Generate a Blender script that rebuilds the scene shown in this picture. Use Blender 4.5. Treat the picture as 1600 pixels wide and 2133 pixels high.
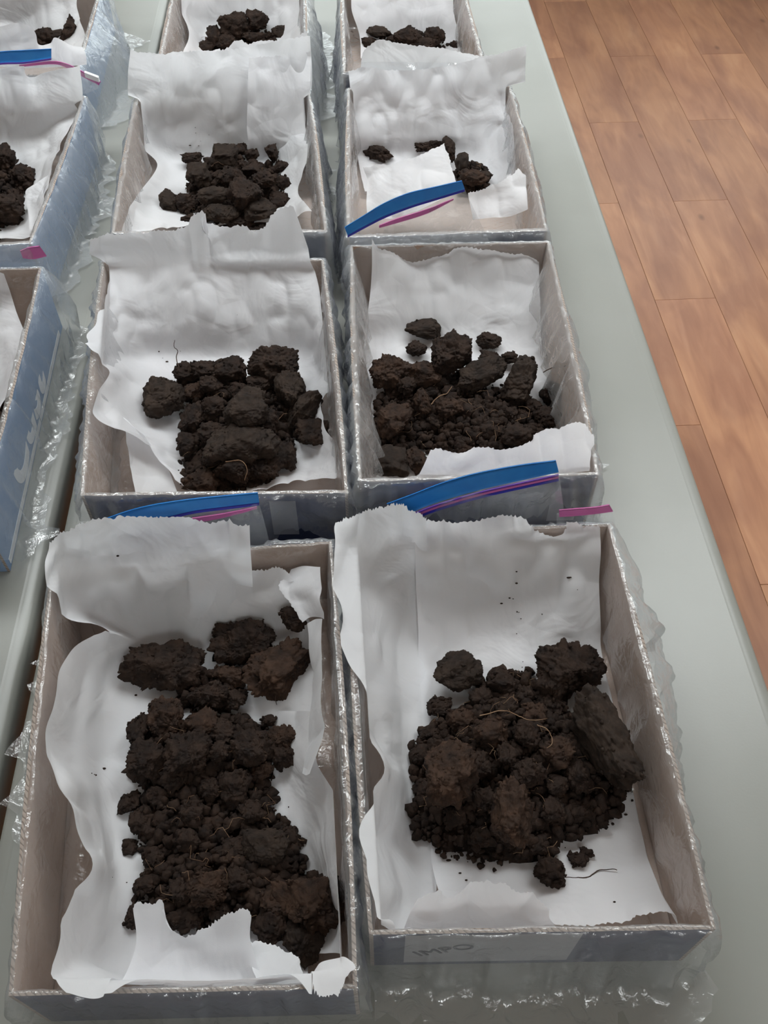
import bpy, bmesh, math, random
import numpy as np
from mathutils import Vector

for o in list(bpy.data.objects):
    bpy.data.objects.remove(o)
SC = bpy.context.scene
COL = SC.collection
rnd = random.Random(11)
RS = np.random.RandomState(5)

# ---------------------------------------------------------------- camera
F, CX, CY = 1900.0, 800.0, 1066.5
ZT = 0.74                       # table top
CAMZ = ZT + 0.837
PIT = math.atan(2396 / 1900.0)
YAW = math.radians(3.0)
cam = bpy.data.cameras.new('camera')
cam.sensor_fit = 'HORIZONTAL'
cam.sensor_width = 36.0
cam.lens = F / 1600.0 * 36.0
cam.clip_start = 0.01
camo = bpy.data.objects.new('camera', cam)
COL.objects.link(camo)
camo.location = (0, 0, CAMZ)
camo.rotation_euler = (math.pi / 2 - PIT, 0, -YAW)
SC.camera = camo

# ---------------------------------------------------------------- light
SC.view_settings.view_transform = 'Standard'
SC.view_settings.look = 'None'
SC.view_settings.gamma = 1.0
SC.view_settings.use_curve_mapping = False
SC.view_settings.exposure = 0.0
W = bpy.data.worlds.new('world')
SC.world = W
W.use_nodes = True
W.node_tree.nodes['Background'].inputs[0].default_value = (0.80, 0.90, 1.0, 1)
W.node_tree.nodes['Background'].inputs[1].default_value = 1.0
SC.cycles.max_bounces = 8
SC.cycles.diffuse_bounces = 4
SC.cycles.transparent_max_bounces = 32


def area_light(name, loc, rot, sx, sy, power, color):
    l = bpy.data.lights.new(name, 'AREA')
    l.shape = 'RECTANGLE'
    l.size, l.size_y = sx, sy
    l.energy = power
    l.color = color
    o = bpy.data.objects.new(name, l)
    COL.objects.link(o)
    o.location = loc
    o.rotation_euler = rot
    return o


LAMPS, LAMP = [(-0.45, 1.6, 0.62), (1.15, 1.6, 0.62), (0.35, -1.5, 0.32)], 12.0            # ceiling panels and their strength; the last is unseen fill added behind the camera
RX0, RX1, RY0, RY1, RZ = -2.2, 2.8, -2.0, 4.3, 2.6     # the room
WIN_X0, WIN_X1, WIN_Z0, WIN_Z1 = -0.9, 2.5, 0.85, 2.3   # window in the far wall
area_light('daylight_window', ((WIN_X0 + WIN_X1) / 2, RY1 + 0.16, (WIN_Z0 + WIN_Z1) / 2),
           (math.radians(-90), 0, 0), WIN_X1 - WIN_X0, WIN_Z1 - WIN_Z0, 32, (0.93, 1.0, 0.97))


# ---------------------------------------------------------------- helpers
def ray(u, v):
    x = (u - CX) / F
    y = -(v - CY) / F
    z = -1.0
    a = math.pi / 2 - PIT
    c, s = math.cos(a), math.sin(a)
    y, z = c * y - s * z, s * y + c * z
    c, s = math.cos(-YAW), math.sin(-YAW)
    return np.array((c * x - s * y, s * x + c * y, z))


def PZ(u, v, z):
    d = ray(u, v)
    return np.array((0, 0, CAMZ)) + d * ((z - CAMZ) / d[2])


def PY(u, v, y):
    d = ray(u, v)
    return np.array((0, 0, CAMZ)) + d * (y / d[1])


def pxscale(p):
    """pixels per metre at a point"""
    fw = np.array((math.sin(YAW) * math.cos(PIT), math.cos(YAW) * math.cos(PIT), -math.sin(PIT)))
    return F / float(np.dot(np.array(p) - np.array((0, 0, CAMZ)), fw))


def H(ix, iy, iz):
    n = (ix * 374761393 + iy * 668265263 + iz * 2147483647 * 3 + 1013904223) & 0xFFFFFFFF
    n = ((n ^ (n >> 13)) * 1274126177) & 0xFFFFFFFF
    return ((n ^ (n >> 16)) & 0xFFFF) / 65535.0


def vnoise(P):
    """smooth value noise, P (n,3) -> -1..1"""
    P = np.asarray(P, float)
    I = np.floor(P).astype(np.int64)
    f = P - I
    f = f * f * f * (f * (f * 6 - 15) + 10)
    r = 0
    for dx in (0, 1):
        wx = f[:, 0] if dx else 1 - f[:, 0]
        for dy in (0, 1):
            wy = f[:, 1] if dy else 1 - f[:, 1]
            for dz in (0, 1):
                wz = f[:, 2] if dz else 1 - f[:, 2]
                r = r + wx * wy * wz * H(I[:, 0] + dx, I[:, 1] + dy, I[:, 2] + dz)
    return r * 2 - 1


def fbm(P, o=3):
    r, a = 0, 1.0
    P = np.asarray(P, float)
    for k in range(o):
        r = r + a * vnoise(P + 17.3 * k)
        P = P * 2.03
        a *= 0.5
    return r


def worley(P):
    P = np.asarray(P, float)
    I = np.floor(P).astype(np.int64)
    best = np.full(len(P), 9.0)
    for dx in (-1, 0, 1):
        for dy in (-1, 0, 1):
            for dz in (-1, 0, 1):
                c = I + np.array((dx, dy, dz))
                q = np.stack((c[:, 0] + H(c[:, 0], c[:, 1], c[:, 2]),
                              c[:, 1] + H(c[:, 0] + 71, c[:, 1], c[:, 2]),
                              c[:, 2] + H(c[:, 0], c[:, 1] + 53, c[:, 2])), 1)
                best = np.minimum(best, ((q - P) ** 2).sum(1))
    return np.sqrt(best)


def mesh_obj(name, V, Fc, mat, parent=None, base=None, smooth=True, mats=None, fmat=None):
    """one mesh object; V in world coordinates, base = its origin"""
    V = np.asarray(V, float)
    if base is None:
        base = np.array((V[:, 0].mean(), V[:, 1].mean(), V[:, 2].min())) if parent is None else np.zeros(3)
    off = np.array(parent['_base']) if parent is not None else np.zeros(3)
    me = bpy.data.meshes.new(name)
    me.from_pydata((V - base if parent is None else V - off).tolist(), [], [list(map(int, f)) for f in Fc])
    for m in (mats or [mat]):
        me.materials.append(m)
    if fmat is not None:
        me.polygons.foreach_set('material_index', fmat)
    if smooth:
        me.polygons.foreach_set('use_smooth', [True] * len(me.polygons))
    me.update()
    o = bpy.data.objects.new(name, me)
    COL.objects.link(o)
    if parent is None:
        o.location = base
        o['_base'] = list(map(float, base))
    else:
        o.parent = parent
        o['_base'] = list(map(float, off))
    return o


def empty(name, base):
    o = bpy.data.objects.new(name, None)
    o.empty_display_size = 0.05
    COL.objects.link(o)
    o.location = base
    o['_base'] = list(map(float, base))
    return o


def tag(o, label=None, cat=None, group=None, kind=None):
    if label: o['label'] = label
    if cat: o['category'] = cat
    if group: o['group'] = group
    if kind: o['kind'] = kind
    return o


def boxv(x0, y0, z0, x1, y1, z1):
    V = [(x0, y0, z0), (x1, y0, z0), (x1, y1, z0), (x0, y1, z0), (x0, y0, z1), (x1, y0, z1), (x1, y1, z1), (x0, y1, z1)]
    return V, [(0, 3, 2, 1), (4, 5, 6, 7), (0, 1, 5, 4), (1, 2, 6, 5), (2, 3, 7, 6), (3, 0, 4, 7)]


def box_obj(name, x0, y0, z0, x1, y1, z1, mat, parent=None):
    V, Fc = boxv(x0, y0, z0, x1, y1, z1)
    return mesh_obj(name, V, Fc, mat, parent, smooth=False)


def tube(path, r, n=5):
    """closed tube along a path; r number or list"""
    path = np.asarray(path, float)
    m = len(path)
    rr = np.full(m, r) if np.isscalar(r) else np.asarray(r)
    V, Fc = [], []
    for i in range(m):
        t = path[min(i + 1, m - 1)] - path[max(i - 1, 0)]
        t = t / (np.linalg.norm(t) + 1e-12)
        a = np.cross(t, (0.3, 0.2, 0.93))
        a /= np.linalg.norm(a) + 1e-12
        b = np.cross(t, a)
        for k in range(n):
            an = 2 * math.pi * k / n
            V.append(path[i] + rr[i] * (math.cos(an) * a + math.sin(an) * b))
    for i in range(m - 1):
        for k in range(n):
            k2 = (k + 1) % n
            Fc.append((i * n + k, i * n + k2, (i + 1) * n + k2, (i + 1) * n + k))
    return V, Fc


# ---------------------------------------------------------------- materials
def new_mat(name):
    m = bpy.data.materials.new(name)
    m.use_nodes = True
    nt = m.node_tree
    for n in list(nt.nodes):
        nt.nodes.remove(n)
    out = nt.nodes.new('ShaderNodeOutputMaterial')
    return m, nt, out


def N(nt, typ, **kw):
    n = nt.nodes.new(typ)
    for k, v in kw.items():
        if k.startswith('_'):
            setattr(n, k[1:], v)
        else:
            n.inputs[k.replace('__', ' ')].default_value = v
    return n


def ramp(nt, fac, stops):
    r = nt.nodes.new('ShaderNodeValToRGB')
    el = r.color_ramp.elements
    while len(el) < len(stops):
        el.new(0.5)
    for e, (p, c) in zip(el, stops):
        e.position = p
        e.color = (*c, 1)
    nt.links.new(fac, r.inputs[0])
    return r.outputs[0]


def pbr(name, c1, c2=None, scale=20, rough=0.6, bump=0.0, bscale=60, spec=0.4, detail=5, metallic=0, stops=(0.35, 0.65)):
    m, nt, out = new_mat(name)
    b = N(nt, 'ShaderNodeBsdfPrincipled', Roughness=rough)
    b.inputs['Specular IOR Level'].default_value = spec
    b.inputs['Metallic'].default_value = metallic
    tc = nt.nodes.new('ShaderNodeTexCoord')
    if c2 is None:
        b.inputs['Base Color'].default_value = (*c1, 1)
    else:
        nz = N(nt, 'ShaderNodeTexNoise', Scale=scale, Detail=detail)
        nt.links.new(tc.outputs['Object'], nz.inputs['Vector'])
        nt.links.new(ramp(nt, nz.outputs[0], [(stops[0], c1), (stops[1], c2)]), b.inputs['Base Color'])
    if bump:
        nb = N(nt, 'ShaderNodeTexNoise', Scale=bscale, Detail=6)
        nt.links.new(tc.outputs['Object'], nb.inputs['Vector'])
        bp = N(nt, 'ShaderNodeBump', Strength=bump, Distance=0.002)
        nt.links.new(nb.outputs[0], bp.inputs['Height'])
        nt.links.new(bp.outputs[0], b.inputs['Normal'])
    nt.links.new(b.outputs[0], out.inputs[0])
    return m


def paper_mat(name, col, seed):
    m, nt, out = new_mat(name)
    tc = nt.nodes.new('ShaderNodeTexCoord')
    mp = N(nt, 'ShaderNodeMapping')
    mp.inputs['Location'].default_value = (seed, seed * .7, 0)
    nt.links.new(tc.outputs['Object'], mp.inputs[0])
    n1 = N(nt, 'ShaderNodeTexNoise', Scale=14, Detail=3, Distortion=1.2)
    v1 = N(nt, 'ShaderNodeTexVoronoi', Scale=9, _feature='DISTANCE_TO_EDGE')
    wob = N(nt, 'ShaderNodeMixRGB', Fac=0.06)
    nz = N(nt, 'ShaderNodeTexNoise', Scale=8, Detail=2)
    nt.links.new(mp.outputs[0], nz.inputs['Vector'])
    nt.links.new(mp.outputs[0], wob.inputs[1])
    nt.links.new(nz.outputs['Color'], wob.inputs[2])
    nt.links.new(wob.outputs[0], v1.inputs['Vector'])
    nt.links.new(mp.outputs[0], n1.inputs['Vector'])
    mul = N(nt, 'ShaderNodeMath', _operation='MINIMUM')
    mul.inputs[1].default_value = 0.12
    nt.links.new(v1.outputs['Distance'], mul.inputs[0])
    add0 = N(nt, 'ShaderNodeMath', _operation='ADD')
    nt.links.new(mul.outputs[0], add0.inputs[0])
    nt.links.new(n1.outputs[0], add0.inputs[1])
    v2 = N(nt, 'ShaderNodeTexVoronoi', Scale=26, _feature='DISTANCE_TO_EDGE')
    nt.links.new(wob.outputs[0], v2.inputs['Vector'])
    mul2 = N(nt, 'ShaderNodeMath', _operation='MULTIPLY')
    mul2.inputs[1].default_value = 0.35
    nt.links.new(v2.outputs['Distance'], mul2.inputs[0])
    add = N(nt, 'ShaderNodeMath', _operation='ADD')
    nt.links.new(add0.outputs[0], add.inputs[0])
    nt.links.new(mul2.outputs[0], add.inputs[1])
    bp = N(nt, 'ShaderNodeBump', Strength=0.6, Distance=0.009)
    nt.links.new(add.outputs[0], bp.inputs['Height'])
    fine = N(nt, 'ShaderNodeTexNoise', Scale=900, Detail=2)
    nt.links.new(tc.outputs['Object'], fine.inputs['Vector'])
    bp2 = N(nt, 'ShaderNodeBump', Strength=0.06, Distance=0.001)
    nt.links.new(fine.outputs[0], bp2.inputs['Height'])
    nt.links.new(bp.outputs[0], bp2.inputs['Normal'])
    d = N(nt, 'ShaderNodeBsdfDiffuse', Color=(*col, 1), Roughness=0.0)
    t = N(nt, 'ShaderNodeBsdfTranslucent', Color=(*col, 1))
    nt.links.new(bp2.outputs[0], d.inputs['Normal'])
    nt.links.new(bp2.outputs[0], t.inputs['Normal'])
    mx = N(nt, 'ShaderNodeMixShader', Fac=0.38)
    nt.links.new(d.outputs[0], mx.inputs[1])
    nt.links.new(t.outputs[0], mx.inputs[2])
    nt.links.new(mx.outputs[0], out.inputs[0])
    return m


def film_mat(name, tint=(0.97, 0.975, 0.98), milk=0.10, rough=0.09, bstr=0.35, bscale=45, ior=1.5, milkcol=(0.9, 0.92, 0.94)):
    """thin clear plastic: lets light through, mirrors the window by Fresnel, a little milky"""
    m, nt, out = new_mat(name)
    tc = nt.nodes.new('ShaderNodeTexCoord')
    nz = N(nt, 'ShaderNodeTexNoise', Scale=bscale, Detail=4, Distortion=1.5)
    nt.links.new(tc.outputs['Object'], nz.inputs['Vector'])
    bp = N(nt, 'ShaderNodeBump', Strength=bstr, Distance=0.004)
    nt.links.new(nz.outputs[0], bp.inputs['Height'])
    tr = N(nt, 'ShaderNodeBsdfTransparent', Color=(*tint, 1))
    gl = N(nt, 'ShaderNodeBsdfGlossy', Roughness=rough)
    gl.inputs['Color'].default_value = (1, 1, 1, 1)
    df = N(nt, 'ShaderNodeBsdfDiffuse', Color=(*milkcol, 1))
    tl = N(nt, 'ShaderNodeBsdfTranslucent', Color=(*milkcol, 1))
    hz = N(nt, 'ShaderNodeMixShader', Fac=0.5)
    nt.links.new(df.outputs[0], hz.inputs[1])
    nt.links.new(tl.outputs[0], hz.inputs[2])
    lw = N(nt, 'ShaderNodeLayerWeight', Blend=0.5)
    nt.links.new(bp.outputs[0], lw.inputs['Normal'])
    pw = N(nt, 'ShaderNodeMath', _operation='POWER')
    pw.inputs[1].default_value = 3.5
    nt.links.new(lw.outputs['Facing'], pw.inputs[0])
    fr = N(nt, 'ShaderNodeMath', _operation='MULTIPLY_ADD')
    fr.inputs[1].default_value = 0.55
    fr.inputs[2].default_value = 0.08
    nt.links.new(pw.outputs[0], fr.inputs[0])
    nt.links.new(bp.outputs[0], gl.inputs['Normal'])
    nt.links.new(bp.outputs[0], df.inputs['Normal'])
    m1 = N(nt, 'ShaderNodeMixShader', Fac=milk)
    nt.links.new(tr.outputs[0], m1.inputs[1])
    nt.links.new(hz.outputs[0], m1.inputs[2])
    m2 = nt.nodes.new('ShaderNodeMixShader')
    nt.links.new(fr.outputs[0], m2.inputs[0])
    nt.links.new(m1.outputs[0], m2.inputs[1])
    nt.links.new(gl.outputs[0], m2.inputs[2])
    nt.links.new(m2.outputs[0], out.inputs[0])
    return m


def soil_mat(name, dark, light, bump=0.8):
    m, nt, out = new_mat(name)
    tc = nt.nodes.new('ShaderNodeTexCoord')
    n1 = N(nt, 'ShaderNodeTexNoise', Scale=55, Detail=7, Roughness=0.65)
    n2 = N(nt, 'ShaderNodeTexNoise', Scale=420, Detail=4, Roughness=0.7)
    v = N(nt, 'ShaderNodeTexVoronoi', Scale=260)
    for n in (n1, n2, v):
        nt.links.new(tc.outputs['Object'], n.inputs['Vector'])
    c = ramp(nt, n1.outputs[0], [(0.36, dark), (0.66, light)])
    sp = ramp(nt, n2.outputs[0], [(0.70, (0, 0, 0)), (0.78, (1, 1, 1))])
    mx = N(nt, 'ShaderNodeMixRGB')
    mx.inputs[2].default_value = (light[0] * 2.1, light[1] * 2.0, light[2] * 1.8, 1)
    nt.links.new(sp, mx.inputs[0])
    nt.links.new(c, mx.inputs[1])
    b = N(nt, 'ShaderNodeBsdfPrincipled', Roughness=0.82)
    b.inputs['Specular IOR Level'].default_value = 0.25
    nt.links.new(mx.outputs[0], b.inputs['Base Color'])
    b1 = N(nt, 'ShaderNodeBump', Strength=bump, Distance=0.0022)
    b2 = N(nt, 'ShaderNodeBump', Strength=bump * .8, Distance=0.0012)
    nt.links.new(n1.outputs[0], b1.inputs['Height'])
    nt.links.new(v.outputs[0], b2.inputs['Height'])
    nt.links.new(b1.outputs[0], b2.inputs['Normal'])
    nt.links.new(b2.outputs[0], b.inputs['Normal'])
    nt.links.new(b.outputs[0], out.inputs[0])
    return m


def plank_mat():
    m, nt, out = new_mat('wood_plank')
    tc = nt.nodes.new('ShaderNodeTexCoord')
    oi = nt.nodes.new('ShaderNodeObjectInfo')
    sh = N(nt, 'ShaderNodeVectorMath', _operation='MULTIPLY_ADD')
    cmb = nt.nodes.new('ShaderNodeCombineXYZ')
    for i in range(3):
        nt.links.new(oi.outputs['Random'], cmb.inputs[i])
    nt.links.new(cmb.outputs[0], sh.inputs[0])
    sh.inputs[1].default_value = (37, 53, 91)
    nt.links.new(tc.outputs['Object'], sh.inputs[2])
    mp = N(nt, 'ShaderNodeMapping')
    mp.inputs['Scale'].default_value = (1, 0.16, 1)
    nt.links.new(sh.outputs[0], mp.inputs[0])
    g = N(nt, 'ShaderNodeTexNoise', Scale=26, Detail=6, Distortion=0.8)
    nt.links.new(mp.outputs[0], g.inputs['Vector'])
    mp2 = N(nt, 'ShaderNodeMapping')
    mp2.inputs['Scale'].default_value = (1, 0.35, 1)
    nt.links.new(sh.outputs[0], mp2.inputs[0])
    bl = N(nt, 'ShaderNodeTexNoise', Scale=9, Detail=3, Distortion=0.6)
    nt.links.new(mp2.outputs[0], bl.inputs['Vector'])
    c1 = ramp(nt, g.outputs[0], [(0.28, (0.39, 0.185, 0.105)), (0.55, (0.47, 0.235, 0.135)), (0.78, (0.53, 0.285, 0.168))])
    c2 = ramp(nt, bl.outputs[0], [(0.38, (0.80, 0.76, 0.78)), (0.62, (1.06, 1.06, 1.02))])
    mul = N(nt, 'ShaderNodeMixRGB', _blend_type='MULTIPLY', Fac=1.0)
    nt.links.new(c1, mul.inputs[1])
    nt.links.new(c2, mul.inputs[2])
    # knots
    mp3 = N(nt, 'ShaderNodeMapping')
    mp3.inputs['Scale'].default_value = (1, 0.55, 0.0)
    nt.links.new(sh.outputs[0], mp3.inputs[0])
    vo = N(nt, 'ShaderNodeTexVoronoi', Scale=9.0)
    nt.links.new(mp3.outputs[0], vo.inputs['Vector'])
    kf = ramp(nt, vo.outputs['Distance'], [(0.03, (1, 1, 1)), (0.11, (0, 0, 0))])
    sep = nt.nodes.new('ShaderNodeSeparateColor')
    nt.links.new(vo.outputs['Color'], sep.inputs[0])
    gt = N(nt, 'ShaderNodeMath', _operation='GREATER_THAN')
    gt.inputs[1].default_value = 0.62
    nt.links.new(sep.outputs[0], gt.inputs[0])
    km = N(nt, 'ShaderNodeMath', _operation='MULTIPLY')
    nt.links.new(kf, km.inputs[0])
    nt.links.new(gt.outputs[0], km.inputs[1])
    km2 = N(nt, 'ShaderNodeMath', _operation='MULTIPLY')
    km2.inputs[1].default_value = 0.75
    nt.links.new(km.outputs[0], km2.inputs[0])
    mk = N(nt, 'ShaderNodeMixRGB')
    mk.inputs[2].default_value = (0.17, 0.075, 0.045, 1)
    nt.links.new(km2.outputs[0], mk.inputs[0])
    nt.links.new(mul.outputs[0], mk.inputs[1])
    hsv = N(nt, 'ShaderNodeHueSaturation')
    vr = N(nt, 'ShaderNodeMapRange')
    vr.inputs['To Min'].default_value = 0.90
    vr.inputs['To Max'].default_value = 1.08
    nt.links.new(oi.outputs['Random'], vr.inputs[0])
    nt.links.new(vr.outputs[0], hsv.inputs['Value'])
    nt.links.new(mk.outputs[0], hsv.inputs['Color'])
    b = N(nt, 'ShaderNodeBsdfPrincipled', Roughness=0.42)
    b.inputs['Specular IOR Level'].default_value = 0.4
    nt.links.new(hsv.outputs[0], b.inputs['Base Color'])
    bp = N(nt, 'ShaderNodeBump', Strength=0.12, Distance=0.001)
    nt.links.new(g.outputs[0], bp.inputs['Height'])
    nt.links.new(bp.outputs[0], b.inputs['Normal'])
    nt.links.new(b.outputs[0], out.inputs[0])
    return m


def core_mat():
    """cut corrugated edge: flutes as a fine wave"""
    m, nt, out = new_mat('corrugated_edge')
    tc = nt.nodes.new('ShaderNodeTexCoord')
    w = N(nt, 'ShaderNodeTexWave', Scale=125, Distortion=4.0, _bands_direction='DIAGONAL')
    nt.links.new(tc.outputs['Object'], w.inputs['Vector'])
    b = N(nt, 'ShaderNodeBsdfPrincipled', Roughness=0.85)
    nt.links.new(ramp(nt, w.outputs[0], [(0.08, (0.20, 0.165, 0.145)), (0.35, (0.36, 0.30, 0.26))]), b.inputs['Base Color'])
    bp = N(nt, 'ShaderNodeBump', Strength=0.15, Distance=0.001)
    nt.links.new(w.outputs[0], bp.inputs['Height'])
    nt.links.new(bp.outputs[0], b.inputs['Normal'])
    nt.links.new(b.outputs[0], out.inputs[0])
    return m


M = {}
M['paper'] = [paper_mat('white_paper_%d' % i, c, i * 3.1) for i, c in enumerate([(0.885, 0.885, 0.91), (0.875, 0.88, 0.90), (0.895, 0.895, 0.915)])]
M['film'] = film_mat('clear_film')
M['film_soft'] = film_mat('liner_film', milk=0.16, bstr=0.6, bscale=55, rough=0.14)
M['film_mid'] = film_mat('hazy_liner_film', milk=0.22, bstr=0.7, bscale=55, rough=0.10)
M['film_milky'] = film_mat('milky_liner_film', milk=0.33, bstr=0.7, bscale=50, rough=0.11)
M['zipfilm'] = film_mat('zip_bag_film', milk=0.14, bstr=0.3, bscale=30, rough=0.05)
M['blue'] = pbr('blue_zipper_plastic', (0.02, 0.20, 0.62), (0.03, 0.25, 0.68), 40, rough=0.3, spec=0.5)
M['violet'] = pbr('violet_zipper_plastic', (0.16, 0.06, 0.42), rough=0.3)
M['navyline'] = pbr('navy_zipper_plastic', (0.04, 0.04, 0.42), rough=0.3)
M['pink'] = pbr('pink_zipper_plastic', (0.62, 0.16, 0.42), rough=0.3)
M['slider'] = pbr('white_slider_plastic', (0.85, 0.84, 0.86), rough=0.35)
M['kraft'] = pbr('kraft_cardboard', (0.40, 0.29, 0.23), (0.47, 0.35, 0.28), 18, rough=0.85, bump=0.1, bscale=300)
M['core'] = core_mat()
M['navy'] = pbr('navy_printed_cardboard', (0.022, 0.030, 0.075), (0.030, 0.042, 0.10), 9, rough=0.5)
M['skyblue'] = pbr('blue_printed_cardboard', (0.20, 0.30, 0.46), (0.26, 0.36, 0.52), 7, rough=0.5)
M['label'] = pbr('shaded_white_label', (0.27, 0.27, 0.29), (0.33, 0.33, 0.35), 25, rough=0.6)  # white panels greyed: the shade on the box front is in their colour
M['ink'] = pbr('grey_print_ink', (0.06, 0.06, 0.09), rough=0.6)
M['paleink'] = pbr('pale_print_ink', (0.78, 0.79, 0.80), rough=0.6)
M['soil'] = soil_mat('dark_soil', (0.0095, 0.0050, 0.0034), (0.035, 0.0190, 0.0118))
M['soil_smooth'] = soil_mat('dense_clay_soil', (0.0135, 0.0083, 0.0059), (0.038, 0.0240, 0.0162), bump=0.35)
M['soil_red'] = soil_mat('fibrous_soil', (0.014, 0.0072, 0.0046), (0.056, 0.0290, 0.0170))
M['root'] = pbr('root_fibre', (0.16, 0.085, 0.045), (0.30, 0.19, 0.11), 80, rough=0.7)
M['rootdark'] = pbr('dark_root', (0.05, 0.028, 0.018), rough=0.7)
M['table'] = pbr('table_plastic', (0.262, 0.265, 0.240), (0.285, 0.288, 0.264), 6, rough=0.36, bump=0.03, bscale=400, spec=0.6)
M['steel'] = pbr('grey_powder_steel', (0.20, 0.20, 0.21), rough=0.45, metallic=0.6)
M['plank'] = plank_mat()
M['subfloor'] = pbr('floor_base', (0.16, 0.085, 0.05), rough=0.8)
M['wall'] = pbr('wall_paint', (0.56, 0.55, 0.52), (0.59, 0.58, 0.55), 3, rough=0.8)
M['ceil'] = pbr('ceiling_paint', (0.74, 0.73, 0.70), (0.77, 0.76, 0.73), 3, rough=0.9)
M['frame'] = pbr('window_frame_paint', (0.75, 0.75, 0.74), rough=0.4)
M['pane'] = film_mat('window_glass', tint=(0.98, 0.99, 0.985), milk=0.0, rough=0.0, bstr=0.0)

# ---------------------------------------------------------------- room shell
fl = box_obj('floor', RX0, RY0, -0.05, RX1, RY1, -0.004, M['subfloor'])
tag(fl, kind='structure')
PW, PL = 0.167, 0.925
pm = None
gap = 0.0003
ix = math.floor((RX0 - 0.835) / PW)
x = 0.835 + ix * PW
while x < RX1 - 0.02:
    col_i = round((x - 0.835) / PW)
    y = (1.941 if col_i % 2 == 0 else 1.475) - 6 * PL
    while y < RY1:
        y0, y1 = max(y, RY0), min(y + PL, RY1)
        x0, x1 = max(x, RX0), min(x + PW, RX1)
        if y1 - y0 > 0.03 and x1 - x0 > 0.02:
            full = abs(y1 - y0 - PL) < 1e-6 and abs(x1 - x0 - PW) < 1e-6
            if full and pm is not None:
                o = bpy.data.objects.new('plank', pm)
                COL.objects.link(o)
            else:
                hx, hy, b = (x1 - x0) / 2 - gap, (y1 - y0) / 2 - gap, 0.0006
                V = []
                for zz, ins in ((-0.0035, 0), (-0.0010, 0), (0.0, b)):
                    V += [(-hx + ins, -hy + ins, zz), (hx - ins, -hy + ins, zz), (hx - ins, hy - ins, zz), (-hx + ins, hy - ins, zz)]
                Fc = [(8, 9, 10, 11)]
                for l in (0, 4):
                    for k in range(4):
                        Fc.append((l + k, l + (k + 1) % 4, l + 4 + (k + 1) % 4, l + 4 + k))
                me = bpy.data.meshes.new('plank')
                me.from_pydata(V, [], Fc)
                me.materials.append(M['plank'])
                o = bpy.data.objects.new('plank', me)
                COL.objects.link(o)
                if full: pm = me
            o.parent = fl
            fb = fl['_base']
            o.location = ((x0 + x1) / 2 - fb[0], (y0 + y1) / 2 - fb[1], -fb[2])
        y += PL
    x += PW

T = 0.12
tag(box_obj('wall_left', RX0 - T, RY0 - T, -0.05, RX0, RY1 + T, RZ, M['wall']), kind='structure')
tag(box_obj('wall_right', RX1, RY0 - T, -0.05, RX1 + T, RY1 + T, RZ, M['wall']), kind='structure')
tag(box_obj('wall_front', RX0, RY0 - T, -0.05, RX1, RY0, RZ, M['wall']), kind='structure')
tag(box_obj('ceiling', RX0 - T, RY0 - T, RZ, RX1 + T, RY1 + T, RZ + 0.1, M['ceil']), kind='structure')
V, Fc = [], []
for q in ((RX0, -0.05, WIN_X0, RZ), (WIN_X1, -0.05, RX1, RZ), (WIN_X0, -0.05, WIN_X1, WIN_Z0), (WIN_X0, WIN_Z1, WIN_X1, RZ)):
    v, f = boxv(q[0], RY1, q[1], q[2], RY1 + T, q[3])
    Fc += [tuple(i + len(V) for i in k) for k in f]
    V += v
tag(mesh_obj('wall_back', V, Fc, M['wall'], smooth=False), kind='structure')
wn = empty('window_1', ((WIN_X0 + WIN_X1) / 2, RY1 + 0.03, WIN_Z0))
tag(wn, kind='structure')
for i in range(4):
    xx = WIN_X0 + (WIN_X1 - WIN_X0) * i / 3
    box_obj('frame_post', max(xx - 0.025, WIN_X0), RY1 + 0.02, WIN_Z0, min(xx + 0.025, WIN_X1), RY1 + 0.07, WIN_Z1, M['frame'], wn)
for zz in (WIN_Z0, WIN_Z1 - 0.05):
    box_obj('frame_rail', WIN_X0, RY1 + 0.02, zz, WIN_X1, RY1 + 0.07, zz + 0.05, M['frame'], wn)
for i in range(3):
    xa = WIN_X0 + (WIN_X1 - WIN_X0) * i / 3 + 0.02
    xb = WIN_X0 + (WIN_X1 - WIN_X0) * (i + 1) / 3 - 0.02
    V = [(xa, RY1 + 0.045, WIN_Z0 + 0.03), (xb, RY1 + 0.045, WIN_Z0 + 0.03), (xb, RY1 + 0.045, WIN_Z1 - 0.03), (xa, RY1 + 0.045, WIN_Z1 - 0.03)]
    mesh_obj('pane', V, [(0, 1, 2, 3)], M['pane'], wn, smooth=False)
box_obj('window_sill', WIN_X0 - 0.05, RY1 - 0.10, WIN_Z0 - 0.03, WIN_X1 + 0.05, RY1, WIN_Z0, M['frame'], wn)
for n, q in dict(baseboard_right=(RX1 - 0.012, RY0, RX1, RY1), baseboard_left=(RX0, RY0, RX0 + 0.012, RY1), baseboard_back=(RX0 + 0.012, RY1 - 0.012, RX1 - 0.012, RY1)).items():
    tag(box_obj(n, q[0], q[1], 0.0, q[2], q[3], 0.09, M['frame']), kind='structure')

M['lamp'], nt_, out_ = new_mat('lamp_diffuser')
em_ = N(nt_, 'ShaderNodeEmission', Color=(0.94, 0.99, 1.0, 1), Strength=LAMP)
nt_.links.new(em_.outputs[0], out_.inputs[0])
for lx, ly, lw_ in LAMPS:
    e_ = empty('ceiling_or_fill_light', (lx, ly, RZ - 0.09))
    tag(e_, 'flat ceiling panel light with white frame above the ' + ('front of the tables, added as fill' if ly < 0 else 'tables' if lx < 0.5 else 'open floor'), 'ceiling light', 'ceiling panel lights')
    box_obj('housing', lx - lw_, ly - 0.32, RZ - 0.06, lx + lw_, ly + 0.32, RZ - 0.001, M['frame'], e_)
    box_obj('diffuser', lx - lw_ + .02, ly - 0.30, RZ - 0.075, lx + lw_ - .02, ly + 0.30, RZ - 0.0602, M['lamp'], e_)


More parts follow.
